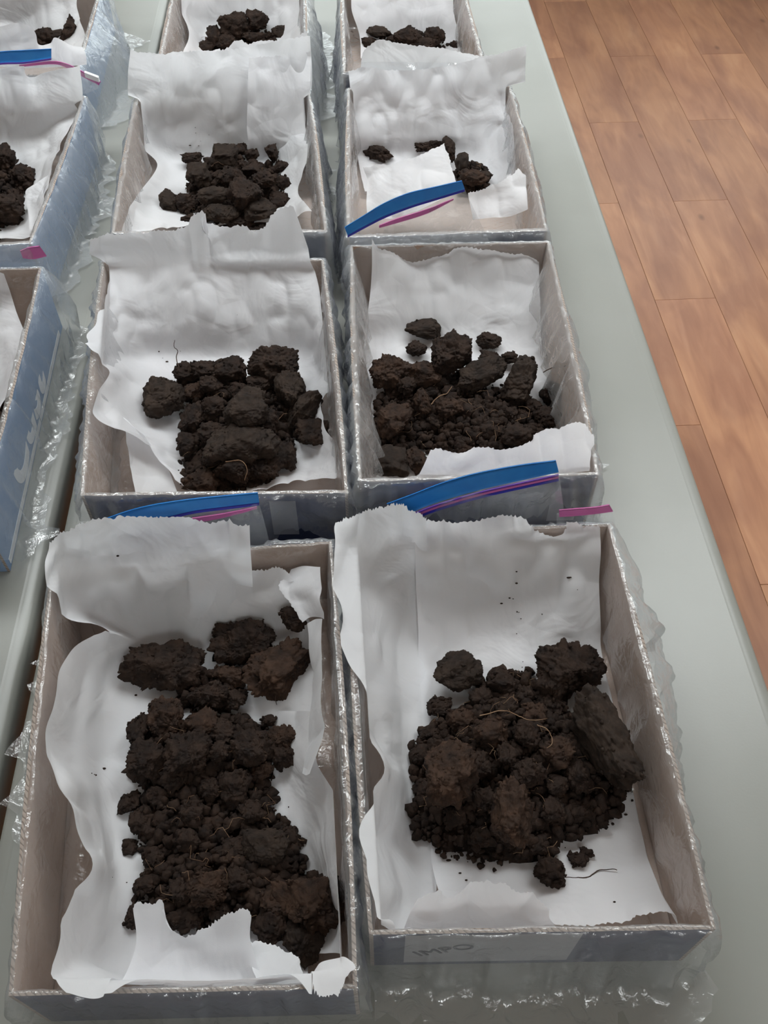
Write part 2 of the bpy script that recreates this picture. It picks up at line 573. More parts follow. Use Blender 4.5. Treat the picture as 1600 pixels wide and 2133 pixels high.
# ---------------------------------------------------------------- tables
def rrect(x0, y0, x1, y1, r, n=8):
    P = []
    for cx, cy, a0 in ((x1 - r, y0 + r, -90), (x1 - r, y1 - r, 0), (x0 + r, y1 - r, 90), (x0 + r, y0 + r, 180)):
        for k in range(n + 1):
            a = math.radians(a0 + 90 * k / n)
            P.append((cx + r * math.cos(a), cy + r * math.sin(a)))
    return P


def folding_table(x0, y0, x1, y1, label):
    t = empty('folding_table', ((x0 + x1) / 2, (y0 + y1) / 2, 0))
    tag(t, label, 'table', 'folding tables pushed side by side')
    # moulded top: flat field, a faint step near the rim, rounded rim, skirt
    prof = [(0.0165, ZT), (0.0150, ZT - 0.0004), (0.0135, ZT - 0.0004), (0.006, ZT - 0.0012), (0.0022, ZT - 0.0035), (0.0, ZT - 0.009), (0.0, ZT - 0.040), (0.004, ZT - 0.044), (0.012, ZT - 0.044), (0.012, ZT - 0.012)]
    V, Fc = [], []
    m = 0
    for ins, z in prof:
        P = rrect(x0 + ins, y0 + ins, x1 - ins, y1 - ins, 0.03 - ins * 0.6)
        m = len(P)
        V += [(p[0], p[1], z) for p in P]
    Fc.append(list(range(m)))
    for l in range(len(prof) - 1):
        for k in range(m):
            k2 = (k + 1) % m
            Fc.append((l * m + k, (l + 1) * m + k, (l + 1) * m + k2, l * m + k2))
    Fc.append(list(range((len(prof) - 1) * m, len(prof) * m))[::-1])
    o = mesh_obj('table_top', V, Fc, M['table'], t)
    o.data.polygons[0].use_smooth = False
    for yy in (y0 + 0.28, y1 - 0.28):
        for xx in (x0 + 0.09, x1 - 0.09):
            v, f = tube([(xx, yy, 0.012), (xx, yy, ZT - 0.03)], 0.0125, 12)
            lg = mesh_obj('leg', v, f, M['steel'], t)
            v, f = tube([(xx, yy, 0.0), (xx, yy, 0.016)], 0.0155, 12)
            f += [list(range(12))[::-1], list(range(12, 24))]
            mesh_obj('foot_cap', v, f, M['ink'], lg)
        v, f = tube([(x0 + 0.09, yy, 0.20), (x1 - 0.09, yy, 0.20)], 0.011, 10)
        mesh_obj('crossbar', v, f, M['steel'], t)
        ym = (y0 + y1) / 2
        v, f = tube([((x0 + x1) / 2, yy, 0.22), ((x0 + x1) / 2, yy + (0.30 if yy < ym else -0.30), ZT - 0.035)], 0.009, 8)
        mesh_obj('brace', v, f, M['steel'], t)
    for xx in (x0 + 0.06, x1 - 0.06):
        box_obj('side_rail', xx - 0.008, y0 + 0.1, ZT - 0.036, xx + 0.008, y1 - 0.1, ZT - 0.0125, M['steel'], t)
    return t


folding_table(-0.338, -0.08, 0.415, 2.36, 'off-white plastic folding table beside the open wood plank floor')
folding_table(-1.100, -0.08, -0.350, 2.36, 'off-white plastic folding table across the narrow gap, away from open floor')


# ---------------------------------------------------------------- cardboard boxes
RIM = ZT + 0.10
FLOORZ = ZT + 0.0048            # inner floor of a box
BX = dict(
    R1=[(-.002, .178), (.260, .168), (.260, .556), (-.008, .558)],
    L1=[(-.265, .150), (-.012, .142), (-.024, .549), (-.300, .537)],
    L2=[(-.285, .622), (-.006, .611), (-.027, 1.013), (-.318, 1.022)],
    R2=[(.006, .626), (.262, .622), (.277, 1.036), (.010, 1.040)],
    R3=[(.006, 1.060), (.279, 1.062), (.283, 1.462), (.018, 1.466)],
    L3=[(-.314, 1.085), (-.022, 1.075), (-.046, 1.475), (-.325, 1.475)],
    R4=[(.012, 1.520), (.250, 1.515), (.245, 1.910), (.018, 1.910)],
    L4=[(-.300, 1.535), (-.050, 1.525), (-.055, 1.920), (-.300, 1.920)],
    M1=[(-.660, .600), (-.385, .600), (-.396, 1.015), (-.670, 1.015)],
    M2=[(-.680, 1.060), (-.420, 1.070), (-.407, 1.462), (-.672, 1.462)],
    M3=[(-.690, 1.535), (-.432, 1.535), (-.440, 1.925), (-.690, 1.925)])
WHERE = dict(
    R1='the box lettered IMPO',
    L1='the box beside the one lettered IMPO',
    L2='the second box along the table gap, after the one beside the IMPO box',
    R2='the second box along the floor-side edge, after the IMPO box',
    R3='the third box along the floor-side edge, after the IMPO box',
    L3='the third box along the table gap',
    R4='the last box along the floor-side edge',
    L4='the last box along the table gap',
    M1='the box with pale letters down its blue side',
    M2='the box behind the pale-lettered blue one',
    M3='the last box on the table away from the floor')
BOXLABEL = dict(
    R1='cut-down cardboard box with a white IMPO panel on its navy front',
    L1='cut-down cardboard box beside the box lettered IMPO, along the table gap',
    L2='cut-down cardboard box, second along the table gap, with a fibrous soil pile',
    R2='cut-down cardboard box just behind the box lettered IMPO, pale panel on front',
    R3='cut-down cardboard box, third along the floor-side edge after the IMPO box',
    L3='cut-down cardboard box, third along the table gap',
    R4='cut-down cardboard box, last along the floor-side table edge',
    L4='cut-down cardboard box, last along the table gap',
    M1='cut-down blue cardboard box with pale letters on its long side',
    M2='cut-down blue cardboard box behind the one with pale letters',
    M3='cut-down blue cardboard box, last on the table away from the floor')
SIDES = ('front', 'right', 'back', 'left')
CT = 0.0032


def wall_panel(a, b, inward, name, parent, outer, seed, lean=0.0):
    n = 28
    a, b = np.array(a), np.array(b)
    V, Fc, fm = [], [], []
    s = np.linspace(0, 1, n)
    jit = 0.0011 * fbm(np.stack((s * 30, s * 0 + seed, s * 0), 1), 2)
    bow = lean * np.sin(s * math.pi)
    for i in range(n):
        p = a + (b - a) * s[i]
        zt = RIM + jit[i]
        po = p - inward * bow[i]
        q = p + inward * CT
        qo = po + inward * CT
        V += [(p[0], p[1], ZT + 0.0006), (po[0], po[1], zt), (qo[0], qo[1], zt + 0.0004), (q[0], q[1], ZT + 0.0006)]
    for i in range(n - 1):
        c, d = i * 4, i * 4 + 4
        Fc += [(c, d, d + 1, c + 1), (c + 1, d + 1, d + 2, c + 2), (c + 2, d + 2, d + 3, c + 3), (c + 3, d + 3, d, c)]
        fm += [0, 2, 1, 2]
    Fc += [(0, 1, 2, 3), tuple(4 * (n - 1) + k for k in (3, 2, 1, 0))]
    fm += [2, 2]
    return mesh_obj(name, V, Fc, None, parent, smooth=False, mats=[outer, M['kraft'], M['core']], fmat=fm)


def cardboard_box(key):
    P = [np.array(p) for p in BX[key]]
    c = sum(P) / 4
    e = empty('cardboard_box', (c[0], c[1], ZT))
    tag(e, BOXLABEL[key], 'box', 'cardboard boxes on the tables')
    outer = M['skyblue'] if key in ('M1', 'M2', 'M3') else M['navy']
    inner = []
    for i in range(4):
        a, b = P[i], P[(i + 1) % 4]
        t = (b - a) / np.linalg.norm(b - a)
        inw = np.array((-t[1], t[0]))
        # front and back panels sit between the side panels
        ins = CT if i in (0, 2) else 0.0
        wall_panel(a + t * ins, b - t * ins, inw, SIDES[i] + '_panel', e, outer, i * 3.7 + len(key) + BX[key][0][1] * 9,
                   lean=(0.004 if i in (1, 3) else 0.0))
    V = []
    for z in (ZT + 0.0006, ZT + 0.0042):
        for i in range(4):
            d = (c - P[i]) / np.linalg.norm(c - P[i])
            q = P[i] + d * 0.007
            V.append((q[0], q[1], z))
    mesh_obj('bottom_panel', V, [(3, 2, 1, 0), (4, 5, 6, 7), (0, 1, 5, 4), (1, 2, 6, 5), (2, 3, 7, 6), (3, 0, 4, 7)], M['kraft'], e, smooth=False)
    return e


BOXES = {k: cardboard_box(k) for k in BX}


def panel_on(key, side, s0, s1, z0, z1, mat, name, out=0.0006):
    a, b = [np.array(p) for p in (BX[key][side], BX[key][(side + 1) % 4])]
    t = (b - a) / np.linalg.norm(b - a)
    nrm = np.array((t[1], -t[0]))
    V = []
    for s, z in ((s0, z0), (s1, z0), (s1, z1), (s0, z1)):
        p = a + (b - a) * s + nrm * out
        V.append((p[0], p[1], ZT + z))
    V += [(v[0] - nrm[0] * .0004, v[1] - nrm[1] * .0004, v[2]) for v in V]
    return mesh_obj(name, V, [(0, 1, 2, 3), (0, 4, 5, 1), (1, 5, 6, 2), (2, 6, 7, 3), (3, 7, 4, 0)], mat, BOXES[key], smooth=False)


def lettering(key, side, s, z, text, size, rot, mat, italic=0.0, out=0.0012, bold=0.0):
    """printed letters on a panel; size in metres"""
    cu = bpy.data.curves.new('printed_letters', 'FONT')
    cu.body = text
    cu.size = size
    cu.shear = italic
    cu.extrude = 0.0002
    cu.offset = bold
    tmp = bpy.data.objects.new('tmp', cu)
    COL.objects.link(tmp)
    dg = bpy.context.evaluated_depsgraph_get()
    me = bpy.data.meshes.new_from_object(tmp.evaluated_get(dg))
    bpy.data.objects.remove(tmp)
    V = np.array([tuple(v.co) for v in me.vertices])
    Fc = [tuple(p.vertices) for p in me.polygons]
    cr, sr = math.cos(rot), math.sin(rot)
    a, b = [np.array(p) for p in (BX[key][side], BX[key][(side + 1) % 4])]
    t = (b - a) / np.linalg.norm(b - a)
    nrm = np.array((t[1], -t[0]))
    p0 = a + (b - a) * s
    W_ = []
    for x, y, zz in V:
        x2, y2 = cr * x - sr * y, sr * x + cr * y
        p = p0 + t * x2 + nrm * (out + zz)
        W_.append((p[0], p[1], ZT + z + y2))
    return mesh_obj('printed_letters', W_, Fc, mat, BOXES[key], smooth=False)


panel_on('R1', 0, 0.105, 0.62, 0.012, 0.096, M['label'], 'printed_panel')
lettering('R1', 0, 0.15, 0.035, 'IMPO', 0.022, math.radians(28), M['ink'])
panel_on('R2', 0, 0.80, 0.965, 0.018, 0.088, M['ink'], 'printed_panel')
panel_on('R2', 0, 0.82, 0.94, 0.024, 0.080, M['label'], 'printed_panel', 0.0012)
panel_on('R2', 0, 0.04, 0.16, 0.02, 0.085, M['label'], 'printed_panel')
panel_on('L2', 0, 0.70, 0.80, 0.03, 0.088, M['label'], 'printed_panel')
panel_on('M1', 1, 0.02, 0.95, 0.004, 0.012, M['paleink'], 'printed_stripe')
lettering('M1', 1, 0.22, 0.018, 'Cdst', 0.100, 0.0, M['paleink'], italic=0.25, bold=0.0022)


# ---------------------------------------------------------------- plastic liners
def catmull(P, n):
    """resample a list of points to n points along a Catmull-Rom spline"""
    P = np.asarray(P, float)
    m = len(P)
    if m == 2:
        s = np.linspace(0, 1, n)[:, None]
        return P[0] * (1 - s) + P[1] * s
    d = np.concatenate(([0], np.cumsum(np.linalg.norm(np.diff(P, axis=0), axis=1))))
    d /= d[-1]
    E_ = np.vstack((2 * P[0] - P[1], P, 2 * P[-1] - P[-2]))
    u = np.linspace(0, 1, n)
    k = np.clip(np.searchsorted(d, u, side='right') - 1, 0, m - 2)
    t = ((u - d[k]) / np.maximum(d[k + 1] - d[k], 1e-9))[:, None]
    p0, p1, p2, p3 = E_[k], E_[k + 1], E_[k + 2], E_[k + 3]
    return 0.5 * (2 * p1 + (p2 - p0) * t + (2 * p0 - 5 * p1 + 4 * p2 - p3) * t * t + (3 * p1 - p0 - 3 * p2 + p3) * t ** 3)


FILM = dict(R1='film_soft', L1='film_soft', M1='film_soft', L2='film_mid')


def liner(key, hem, flare, label, seed, puff=0.004, inner=(.002, .004, .001, .004), side_n=64, bulge=()):
    """clear bag lining a box and folded over its rim. hem/flare per side (front, right, back, left) in metres"""
    P = [np.array(p) for p in BX[key]]
    c = sum(P) / 4
    nrm = []
    for i in range(4):
        t = P[(i + 1) % 4] - P[i]
        t = t / np.linalg.norm(t)
        nrm.append(np.array((t[1], -t[0])))
    pos, out, hm, flr, inn, blg = [], [], [], [], [], []
    for i in range(4):
        a, b = P[i], P[(i + 1) % 4]
        for k in range(side_n):
            s = k / side_n
            # blend normals and hems near the corners
            w = 0.0
            j = i
            if s < 0.12:
                w, j = 0.5 * (1 - s / 0.12), (i - 1) % 4
            elif s > 0.88:
                w, j = 0.5 * ((s - 0.88) / 0.12), (i + 1) % 4
            nn = nrm[i] * (1 - w) + nrm[j] * w
            nn /= np.linalg.norm(nn)
            if w > 0: nn *= 1 + 0.35 * w
            pos.append(a + (b - a) * s + nrm[i] * 0)
            out.append(nn)
            hm.append(hem[i] * (1 - w) + hem[j] * w)
            inn.append(inner[i] * (1 - 2 * w) if w < .5 else 0.0)
            blg.append(sum(am * math.exp(-((s - sc) / wd) ** 2) for sd_, sc, wd, am in bulge if sd_ == i))
            bell = math.sin(math.pi * min(max(s, 0.02), 0.98)) ** 0.6
            flr.append((flare[i] * (1 - w) + flare[j] * w) * (0.45 + 0.55 * bell))
    pos, out, hm, flr, inn, blg = map(np.array, (pos, out, hm, flr, inn, blg))
    n = len(pos)
    ang = np.arange(n) / n * 2 * math.pi
    circ = np.stack((np.cos(ang) * 7, np.sin(ang) * 7, np.full(n, seed * 1.0)), 1)
    pleat = fbm(circ * 3.2, 3)              # vertical pleats
    slow = fbm(circ * 0.7 + 9, 2)
    rows = []
    zf = ZT + 0.0046
    for sc_ in (0.02, 0.5, 0.82):
        q = c + (pos - c) * sc_
        rows.append(np.column_stack((q, np.full(n, zf))))
    q = pos - out * (CT + 0.016)
    rows.append(np.column_stack((q, np.full(n, zf))))
    nin = 9
    for k in range(nin):
        f = k / (nin - 1)
        w = math.sin(f * math.pi) ** 0.7
        off = CT + 0.0010 + 0.0012 * w * (1 + slow) + 0.0022 * w * np.abs(pleat) + inn * (1 - f) ** .8 * min(f * 5, 1) * (0.75 + 0.5 * slow + 0.45 * pleat)
        z = zf + (RIM - zf) * f
        q = pos - out * off[:, None]
        rows.append(np.column_stack((q, np.full(n, z))))
    zr = RIM + 0.0022 + 0.0012 * np.abs(pleat)
    rows.append(np.column_stack((pos - out * (CT * .5), zr)))
    nout = 12
    hem_n = hm * (1 + 0.22 * slow + 0.10 * pleat)
    for k in range(nout):
        f = (k + 0.3) / (nout - 0.7)
        off = 0.0022 + puff * math.sin(min(f * 1.4, 1) * math.pi) * (1 + 0.6 * slow) + flr * f ** 1.3 * (1 + 0.45 * slow) + np.abs(pleat) * (0.0025 + 0.010 * f) + blg * math.sin(min(f * 1.25, 1) * math.pi * .75) * (1 + .3 * pleat)
        z = RIM + 0.0008 - hem_n * f
        over = np.maximum(ZT + 0.003 - z, 0)
        z = np.maximum(z, ZT + 0.0032 + 0.0015 * (1 + pleat) * (over > 0))
        off = off + over * 0.6
        q = pos + out * off[:, None]
        rows.append(np.column_stack((q, z)))
    R = np.array(rows)
    # fine crumple
    Pt = R.reshape(-1, 3)
    cr = fbm(Pt * np.array((60, 60, 34)) + seed * 5, 3)
    amp = np.full(R.shape[:2], 0.0010)
    amp[14:] = 0.0022
    amp[:4] = 0.0
    amp[4] = 0.0006
    R = np.dstack((
        R[:, :, 0] + out[None, :, 0] * amp * cr.reshape(R.shape[:2]),
        R[:, :, 1] + out[None, :, 1] * amp * cr.reshape(R.shape[:2]),
        R[:, :, 2]))
    m = R.shape[0]
    Fc = []
    for i in range(m - 1):
        for k in range(n):
            k2 = (k + 1) % n
            Fc.append((i * n + k, i * n + k2, (i + 1) * n + k2, (i + 1) * n + k))
    Fc.append(list(range(n))[::-1])
    o = mesh_obj('plastic_liner', R.reshape(-1, 3), Fc, M[FILM.get(key, 'film_milky')], base=np.array((c[0], c[1], ZT)))
    return tag(o, label, 'plastic bag', 'clear bags lining the boxes')


LIN = dict(   # hem, flare, inner folds (front, right, back, left), bulges (side, place, width, depth)
    R1=((0.150, 0.075, 0.03, 0.03), (0.032, 0.010, 0.006, 0.002), (.002, .006, .001, .003), ((1, .62, .22, .022), (1, .9, .1, .012))),
    L1=((0.095, 0.03, 0.03, 0.11), (0.012, 0.002, 0.004, 0.018), (.010, .006, .001, .010), ()),
    L2=((0.060, 0.05, 0.03, 0.02), (0.006, 0.004, 0.004, 0.003), (.016, .010, .001, .016), ()),
    R2=((0.050, 0.11, 0.03, 0.05), (0.004, 0.016, 0.004, 0.003), (.004, .026, .001, .024), ((1, .5, .3, .012),)),
    R3=((0.060, 0.09, 0.03, 0.09), (0.000, 0.010, 0.004, 0.008), (.030, .014, .001, .012), ((1, .5, .3, .008),)),
    L3=((0.050, 0.10, 0.03, 0.07), (0.004, 0.012, 0.004, 0.008), (.006, .012, .001, .014), ()),
    R4=((0.050, 0.08, 0.03, 0.09), (0.002, 0.006, 0.004, 0.010), (.004, .014, .001, .010), ()),
    L4=((0.050, 0.12, 0.03, 0.09), (0.002, 0.016, 0.004, 0.010), (.004, .012, .001, .012), ((1, .5, .4, .016),)),
    M1=((0.060, 0.115, 0.03, 0.05), (0.004, 0.006, 0.004, 0.004), (.004, .006, .001, .004), ((1, .85, .2, .014),)),
    M2=((0.050, 0.12, 0.03, 0.05), (0.002, 0.010, 0.004, 0.004), (.004, .008, .001, .004), ((1, .5, .3, .012),)),
    M3=((0.050, 0.14, 0.03, 0.05), (0.002, 0.020, 0.004, 0.004), (.004, .008, .001, .004), ((1, .45, .3, .034),)))
for i, (k, (hem, flr, inn, blg)) in enumerate(LIN.items()):
    liner(k, hem, flr, 'crinkled clear plastic bag lining ' + WHERE[k].replace(', after the one beside the IMPO box', '').replace(', after the IMPO box', ' after the IMPO one'), i + 1.0, inner=inn, bulge=blg)


# ---------------------------------------------------------------- sheets
def P3(p):
    if len(p) == 4:
        return PY(p[0], p[1], p[3])
    return PZ(*p)


def row_y(y, *uv):
    return [(u, v, 'y', y) for u, v in uv]


def row_z(z, *uv):
    return [(u, v, z) for u, v in uv]


def sheet_mesh(rows, nu, nv, seed=0, crumple=0.0014, torn=(), jag=0.0016, zmin=ZT + 0.0075, fold=0.0):
    R = np.array([catmull([P3(p) for p in r], nu) for r in rows])
    G = np.empty((nv, nu, 3))
    for k in range(nu):
        G[:, k] = catmull(R[:, k], nv)
    # normals
    du = np.gradient(G, axis=1)
    dv = np.gradient(G, axis=0)
    nn = np.cross(du, dv)
    nn /= np.linalg.norm(nn, axis=2, keepdims=True) + 1e-12
    Q = G.reshape(-1, 3)
    if crumple:
        d = 1.2 * fbm(Q * 9 + seed * 3.3, 2) + (1 - 2.2 * np.abs(vnoise(Q * np.array((19, 14, 12)) + seed))) * 1.0 + (1 - 2.2 * np.abs(vnoise(Q * np.array((42, 30, 20)) + seed * 2))) * 0.75
        lift = np.clip((Q[:, 2] - ZT - .012) / .05, 0, 1)
        d = d * (0.75 + 1.1 * lift)
        G = G + nn * (crumple * d).reshape(nv, nu, 1)
    if fold:
        ph = np.linspace(0, 1, nu)
        wv = fbm(np.stack((ph * 7, ph * 0 + seed, ph * 0), 1), 2)
        wt = np.linspace(1, 0, nv)[:, None] ** 1.2
        G = G + nn * (fold * wv[None, :] * wt)[:, :, None]
    for t in torn:
        # ragged edge: push the border vertices along the sheet
        line = {'top': (0, 1, 0), 'bottom': (nv - 1, nv - 2, 0), 'left': (0, 1, 1), 'right': (nu - 1, nu - 2, 1)}[t]
        if line[2] == 0:
            e, i_ = G[line[0]], G[line[1]]
        else:
            e, i_ = G[:, line[0]], G[:, line[1]]
        m = len(e)
        s = np.arange(m)
        dd = e - i_
        dd /= np.linalg.norm(dd, axis=1, keepdims=True) + 1e-12
        saw = 0.5 * np.where(s % 3 == 0, 1, -0.6) + 0.9 * vnoise(np.stack((s * 0.9, s * 0 + seed, s * 0), 1)) + 1.3 * vnoise(np.stack((s * 0.22, s * 0 + seed, s * 0 + 3), 1))
        e += dd * (jag * saw)[:, None]
    G[:, :, 2] = np.maximum(G[:, :, 2], zmin)
    Fc = [(i * nu + k, i * nu + k + 1, (i + 1) * nu + k + 1, (i + 1) * nu + k) for i in range(nv - 1) for k in range(nu - 1)]
    return G.reshape(-1, 3), Fc


SHEET_N = [0]


def keep_inside(V, margin=0.0085):
    """a sheet standing in a box stays clear of its walls and liner below the rim"""
    cx, cy = V[:, 0].mean(), V[:, 1].mean()
    for k, P in BX.items():
        P = [np.array(p) for p in P]
        nin = []
        for i in range(4):
            t = (P[(i + 1) % 4] - P[i]) / np.linalg.norm(P[(i + 1) % 4] - P[i])
            nin.append(np.array((-t[1], t[0])))
        if all((np.array((cx, cy)) - P[i]) @ nin[i] > 0.004 for i in range(4)):
            w = np.clip((RIM + 0.010 - V[:, 2]) / 0.007, 0, 1)
            for it in range(2):
                for i in range(4):
                    d = (V[:, :2] - P[i]) @ nin[i]
                    push = np.maximum(margin - d, 0) * w
                    V[:, :2] += nin[i] * push[:, None]
            break
    return V


def soil_flecks(sheet, V, spots):
    d = V - np.array((0, 0, CAMZ))
    VV, FF, nb = [], [], 0
    for u, v in spots:
        r = ray(u, v)
        r = r / np.linalg.norm(r)
        t = d @ r
        off = np.linalg.norm(d - t[:, None] * r, axis=1)
        q = V[int(np.argmin(off + 0.02 * t))]
        cv, cf = ICO[2]
        a = rnd.uniform(.0004, .0011)
        VV.append(cv * np.array((a * rnd.uniform(.7, 2.2), a, a * .7)) + q + np.array((0, -.0006, .0008)))
        FF += [tuple(i + nb for i in f) for f in cf]
        nb += len(cv)
    tag(mesh_obj('soil_flecks', np.vstack(VV), FF, M['soil'], sheet), kind='stuff')


def ico(sub):
    bm = bmesh.new()
    bmesh.ops.create_icosphere(bm, subdivisions=sub, radius=1)
    V = np.array([tuple(v.co) for v in bm.verts])
    Fc = [tuple(v.index for v in f.verts) for f in bm.faces]
    bm.free()
    return V, Fc


ICO = {k: ico(k) for k in (2, 4, 5, 6)}


def paper(label, rows, nu=110, nv=70, flecks=None, **kw):
    SHEET_N[0] += 1
    V, Fc = sheet_mesh(rows, nu, nv, seed=SHEET_N[0] * 1.7, **kw)
    V = keep_inside(V, 0.0085 + 0.0014 * (SHEET_N[0] % 3))
    o = mesh_obj('paper_sheet', V, Fc, M['paper'][SHEET_N[0] % 3])
    if flecks:
        soil_flecks(o, V, flecks)
    return tag(o, label, 'paper', 'white paper sheets in the boxes')


fz = ZT + 0.0090
# --- box R1
paper('white paper sheet curling over the inner long side of the IMPO box', [
    row_y(.556, (700, 1092), (725, 1078), (765, 1063), (830, 1053), (885, 1075)),
    [(698, 1160, .862), (740, 1155, .845), (835, 1150, .832), (890, 1150, .832)],
    [(704, 1240, .852), (765, 1240, .815), (820, 1240, .795), (885, 1240, .788)],
    [(712, 1320, .851), (775, 1320, .805), (830, 1320, .768), (885, 1320, .757)],
    [(720, 1400, .850), (785, 1400, .80), (840, 1400, .758), (890, 1400, fz)],
    [(752, 1500, .840), (800, 1500, .80), (850, 1500, .758), (895, 1500, fz)],
    [(796, 1605, .825), (825, 1605, .79), (860, 1600, .758), (900, 1600, fz)],
    [(744, 1695, .848), (795, 1690, .80), (850, 1685, .757), (905, 1680, fz)],
    [(745, 1800, .850), (800, 1800, .80), (860, 1800, .757), (910, 1800, fz)],
    [(764, 1890, .850), (815, 1890, .81), (860, 1880, .775), (910, 1870, fz)],
    [(800, 1940, .848), (822, 1942, .842), (850, 1925, .81), (890, 1900, .775)]], torn=('top',), crumple=0.0024)
paper('white paper sheet lying under the soil heap of the IMPO box', [
    row_y(.553, (860, 1083), (960, 1088), (1060, 1078), (1150, 1097), (1190, 1086), (1247, 1090)),
    row_y(.534, (865, 1150), (960, 1150), (1060, 1150), (1150, 1150), (1249, 1150)),
    [(868, 1240, .790), (960, 1238, .787), (1060, 1234, .787), (1150, 1234, .789), (1249, 1230, .795)],
    [(871, 1310, .764), (960, 1310, .760), (1060, 1305, .760), (1150, 1310, .762), (1252, 1305, .770)],
    row_z(fz + .0012, (872, 1370), (960, 1370), (1060, 1370), (1160, 1370), (1256, 1370)),
    row_z(fz + .0012, (880, 1500), (980, 1500), (1080, 1500), (1190, 1500), (1296, 1490)),
    row_z(fz + .0012, (890, 1650), (990, 1650), (1100, 1650), (1230, 1650), (1350, 1640)),
    row_z(fz + .0012, (900, 1800), (1000, 1800), (1120, 1800), (1260, 1800), (1400, 1785)),
    [(930, 1905, .760), (1050, 1915, .758), (1150, 1925, .765), (1270, 1915, .778), (1345, 1897, .79), (1385, 1892, .79), (1448, 1923, .792)]],
    torn=('top', 'bottom'), crumple=0.0024, flecks=[(1075, 1190), (1077, 1215), (1063, 1240), (1069, 1243), (1044, 1262), (1080, 1275), (1085, 1290), (1077, 1277), (1183, 1206), (1187, 1205), (1202, 1232), (1130, 1280), (1075, 1322), (1088, 1382), (957, 1818), (972, 1835), (1277, 1878), (930, 1775), (935, 1785), (1305, 1700)])
paper('torn white paper flap folded up at the front of the IMPO box', [
    [(872, 1868, .845), (916, 1853, .845), (929, 1866, .840), (978, 1843, .848), (1026, 1833, .848), (1078, 1855, .840), (1117, 1873, .832), (1145, 1884, .825)],
    [(858, 1895, .825), (960, 1890, .815), (1050, 1890, .812), (1145, 1905, .80)],
    [(842, 1935, .792), (960, 1938, .775), (1060, 1940, .77), (1160, 1938, .77)]], nu=90, nv=24, torn=('top',))
# --- box L1
paper('large white paper sheet curling up the gap-side wall beside the IMPO box', [
    row_y(.5425, (90, 1132), (105, 1120), (150, 1101), (215, 1084), (300, 1086), (345, 1084), (440, 1086), (520, 1090)),
    [(98, 1205, .858), (165, 1195, .842), (290, 1182, .838), (420, 1178, .838), (525, 1180, .835)],
    [(132, 1262, .835), (195, 1270, .80), (290, 1275, .784), (420, 1268, .784), (528, 1258, .784)],
    [(246, 1312, .800), (275, 1330, .77), (330, 1345, fz), (430, 1345, fz), (540, 1330, fz)],
    [(152, 1361, .838), (205, 1385, .79), (252, 1410, .757), (420, 1420, fz), (560, 1420, fz)],
    [(112, 1495, .850), (172, 1515, .80), (240, 1530, .757), (420, 1530, fz), (570, 1530, fz)],
    [(107, 1590, .850), (172, 1600, .80), (240, 1610, .757), (420, 1610, fz), (580, 1610, fz)],
    [(150, 1702, .840), (200, 1710, .79), (250, 1720, .757), (420, 1720, fz), (600, 1720, fz)],
    [(186, 1797, .828), (222, 1800, .79), (262, 1810, .757), (420, 1810, fz), (610, 1810, fz)],
    [(150, 1890, .840), (205, 1890, .79), (267, 1890, .757), (430, 1890, fz), (620, 1890, fz)],
    [(116, 1995, .846), (190, 1998, .80), (272, 2000, .760), (430, 1990, fz), (640, 1990, fz)],
    [(116, 2040, .850), (195, 2065, .845), (275, 2045, .81), (430, 2040, .775), (640, 2040, .770)],
    [(138, 2068, .853), (205, 2081, .852), (270, 2055, .83), (430, 2060, .80), (640, 2060, .79)]], nu=120, nv=110, torn=('top',), crumple=0.0024, flecks=[(190, 1613), (196, 1616), (202, 1612), (216, 1604), (218, 1598), (236, 1826), (244, 1158), (282, 1448), (265, 1838)])
paper('smaller white paper sheet overlapping the back sheet beside the IMPO box', [
    row_z(.822, (400, 1199), (430, 1192), (470, 1179), (530, 1186), (580, 1182), (605, 1200)),
    [(396, 1268, .790), (470, 1264, .790), (540, 1260, .790), (625, 1256, .792)],
    [(393, 1345, fz + .0022), (480, 1345, fz + .0022), (560, 1335, fz + .0022), (655, 1325, .757)],
    [(420, 1430, fz + .0022), (490, 1440, fz + .0022), (560, 1435, .765), (662, 1400, .768)],
    [(450, 1515, fz + .0022), (500, 1510, fz + .0022), (580, 1495, .758), (655, 1480, .772)]], nu=90, nv=60, torn=('top',))
paper('folded-over corner of white paper above a small clod beside the IMPO box', [
    [(608, 1187, .815), (635, 1180, .82), (666, 1180, .83)],
    [(583, 1219, .81), (625, 1225, .815), (667, 1225, .83)],
    [(604, 1255, .805), (640, 1255, .81), (664, 1252, .828)],
    [(632, 1297, .80), (650, 1285, .805), (673, 1290, .826)]], nu=40, nv=40, torn=('left',), jag=.0008)
paper('narrow upright strip of white paper along the wall shared with the IMPO box', [
    [(640, 1299, .800), (656, 1290, .81), (673, 1289, .83)],
    [(660, 1400, .800), (667, 1400, .815), (673, 1400, .835)],
    [(650, 1500, .797), (662, 1500, .812), (672, 1500, .832)],
    [(638, 1550, .795), (652, 1550, .81), (665, 1550, .828)],
    [(622, 1606, .800), (632, 1612, .81), (643, 1611, .82)]], nu=30, nv=70)
paper('white paper sheet rising to the wall shared with the IMPO box', [
    [(500, 1475, fz + .0005), (570, 1480, .756), (652, 1480, .80)],
    [(540, 1560, fz + .001), (590, 1570, .757), (648, 1580, .80)],
    [(560, 1650, fz + .001), (620, 1660, .757), (697, 1680, .825)],
    [(580, 1740, fz + .001), (640, 1745, .757), (708, 1760, .832)],
    [(600, 1800, fz + .001), (660, 1820, .757), (722, 1848, .838)],
    [(620, 1900, fz + .001), (690, 1920, .765), (735, 1930, .838)],
    [(640, 1985, .757), (700, 1985, .775), (748, 2003, .842)]], nu=60, nv=80)
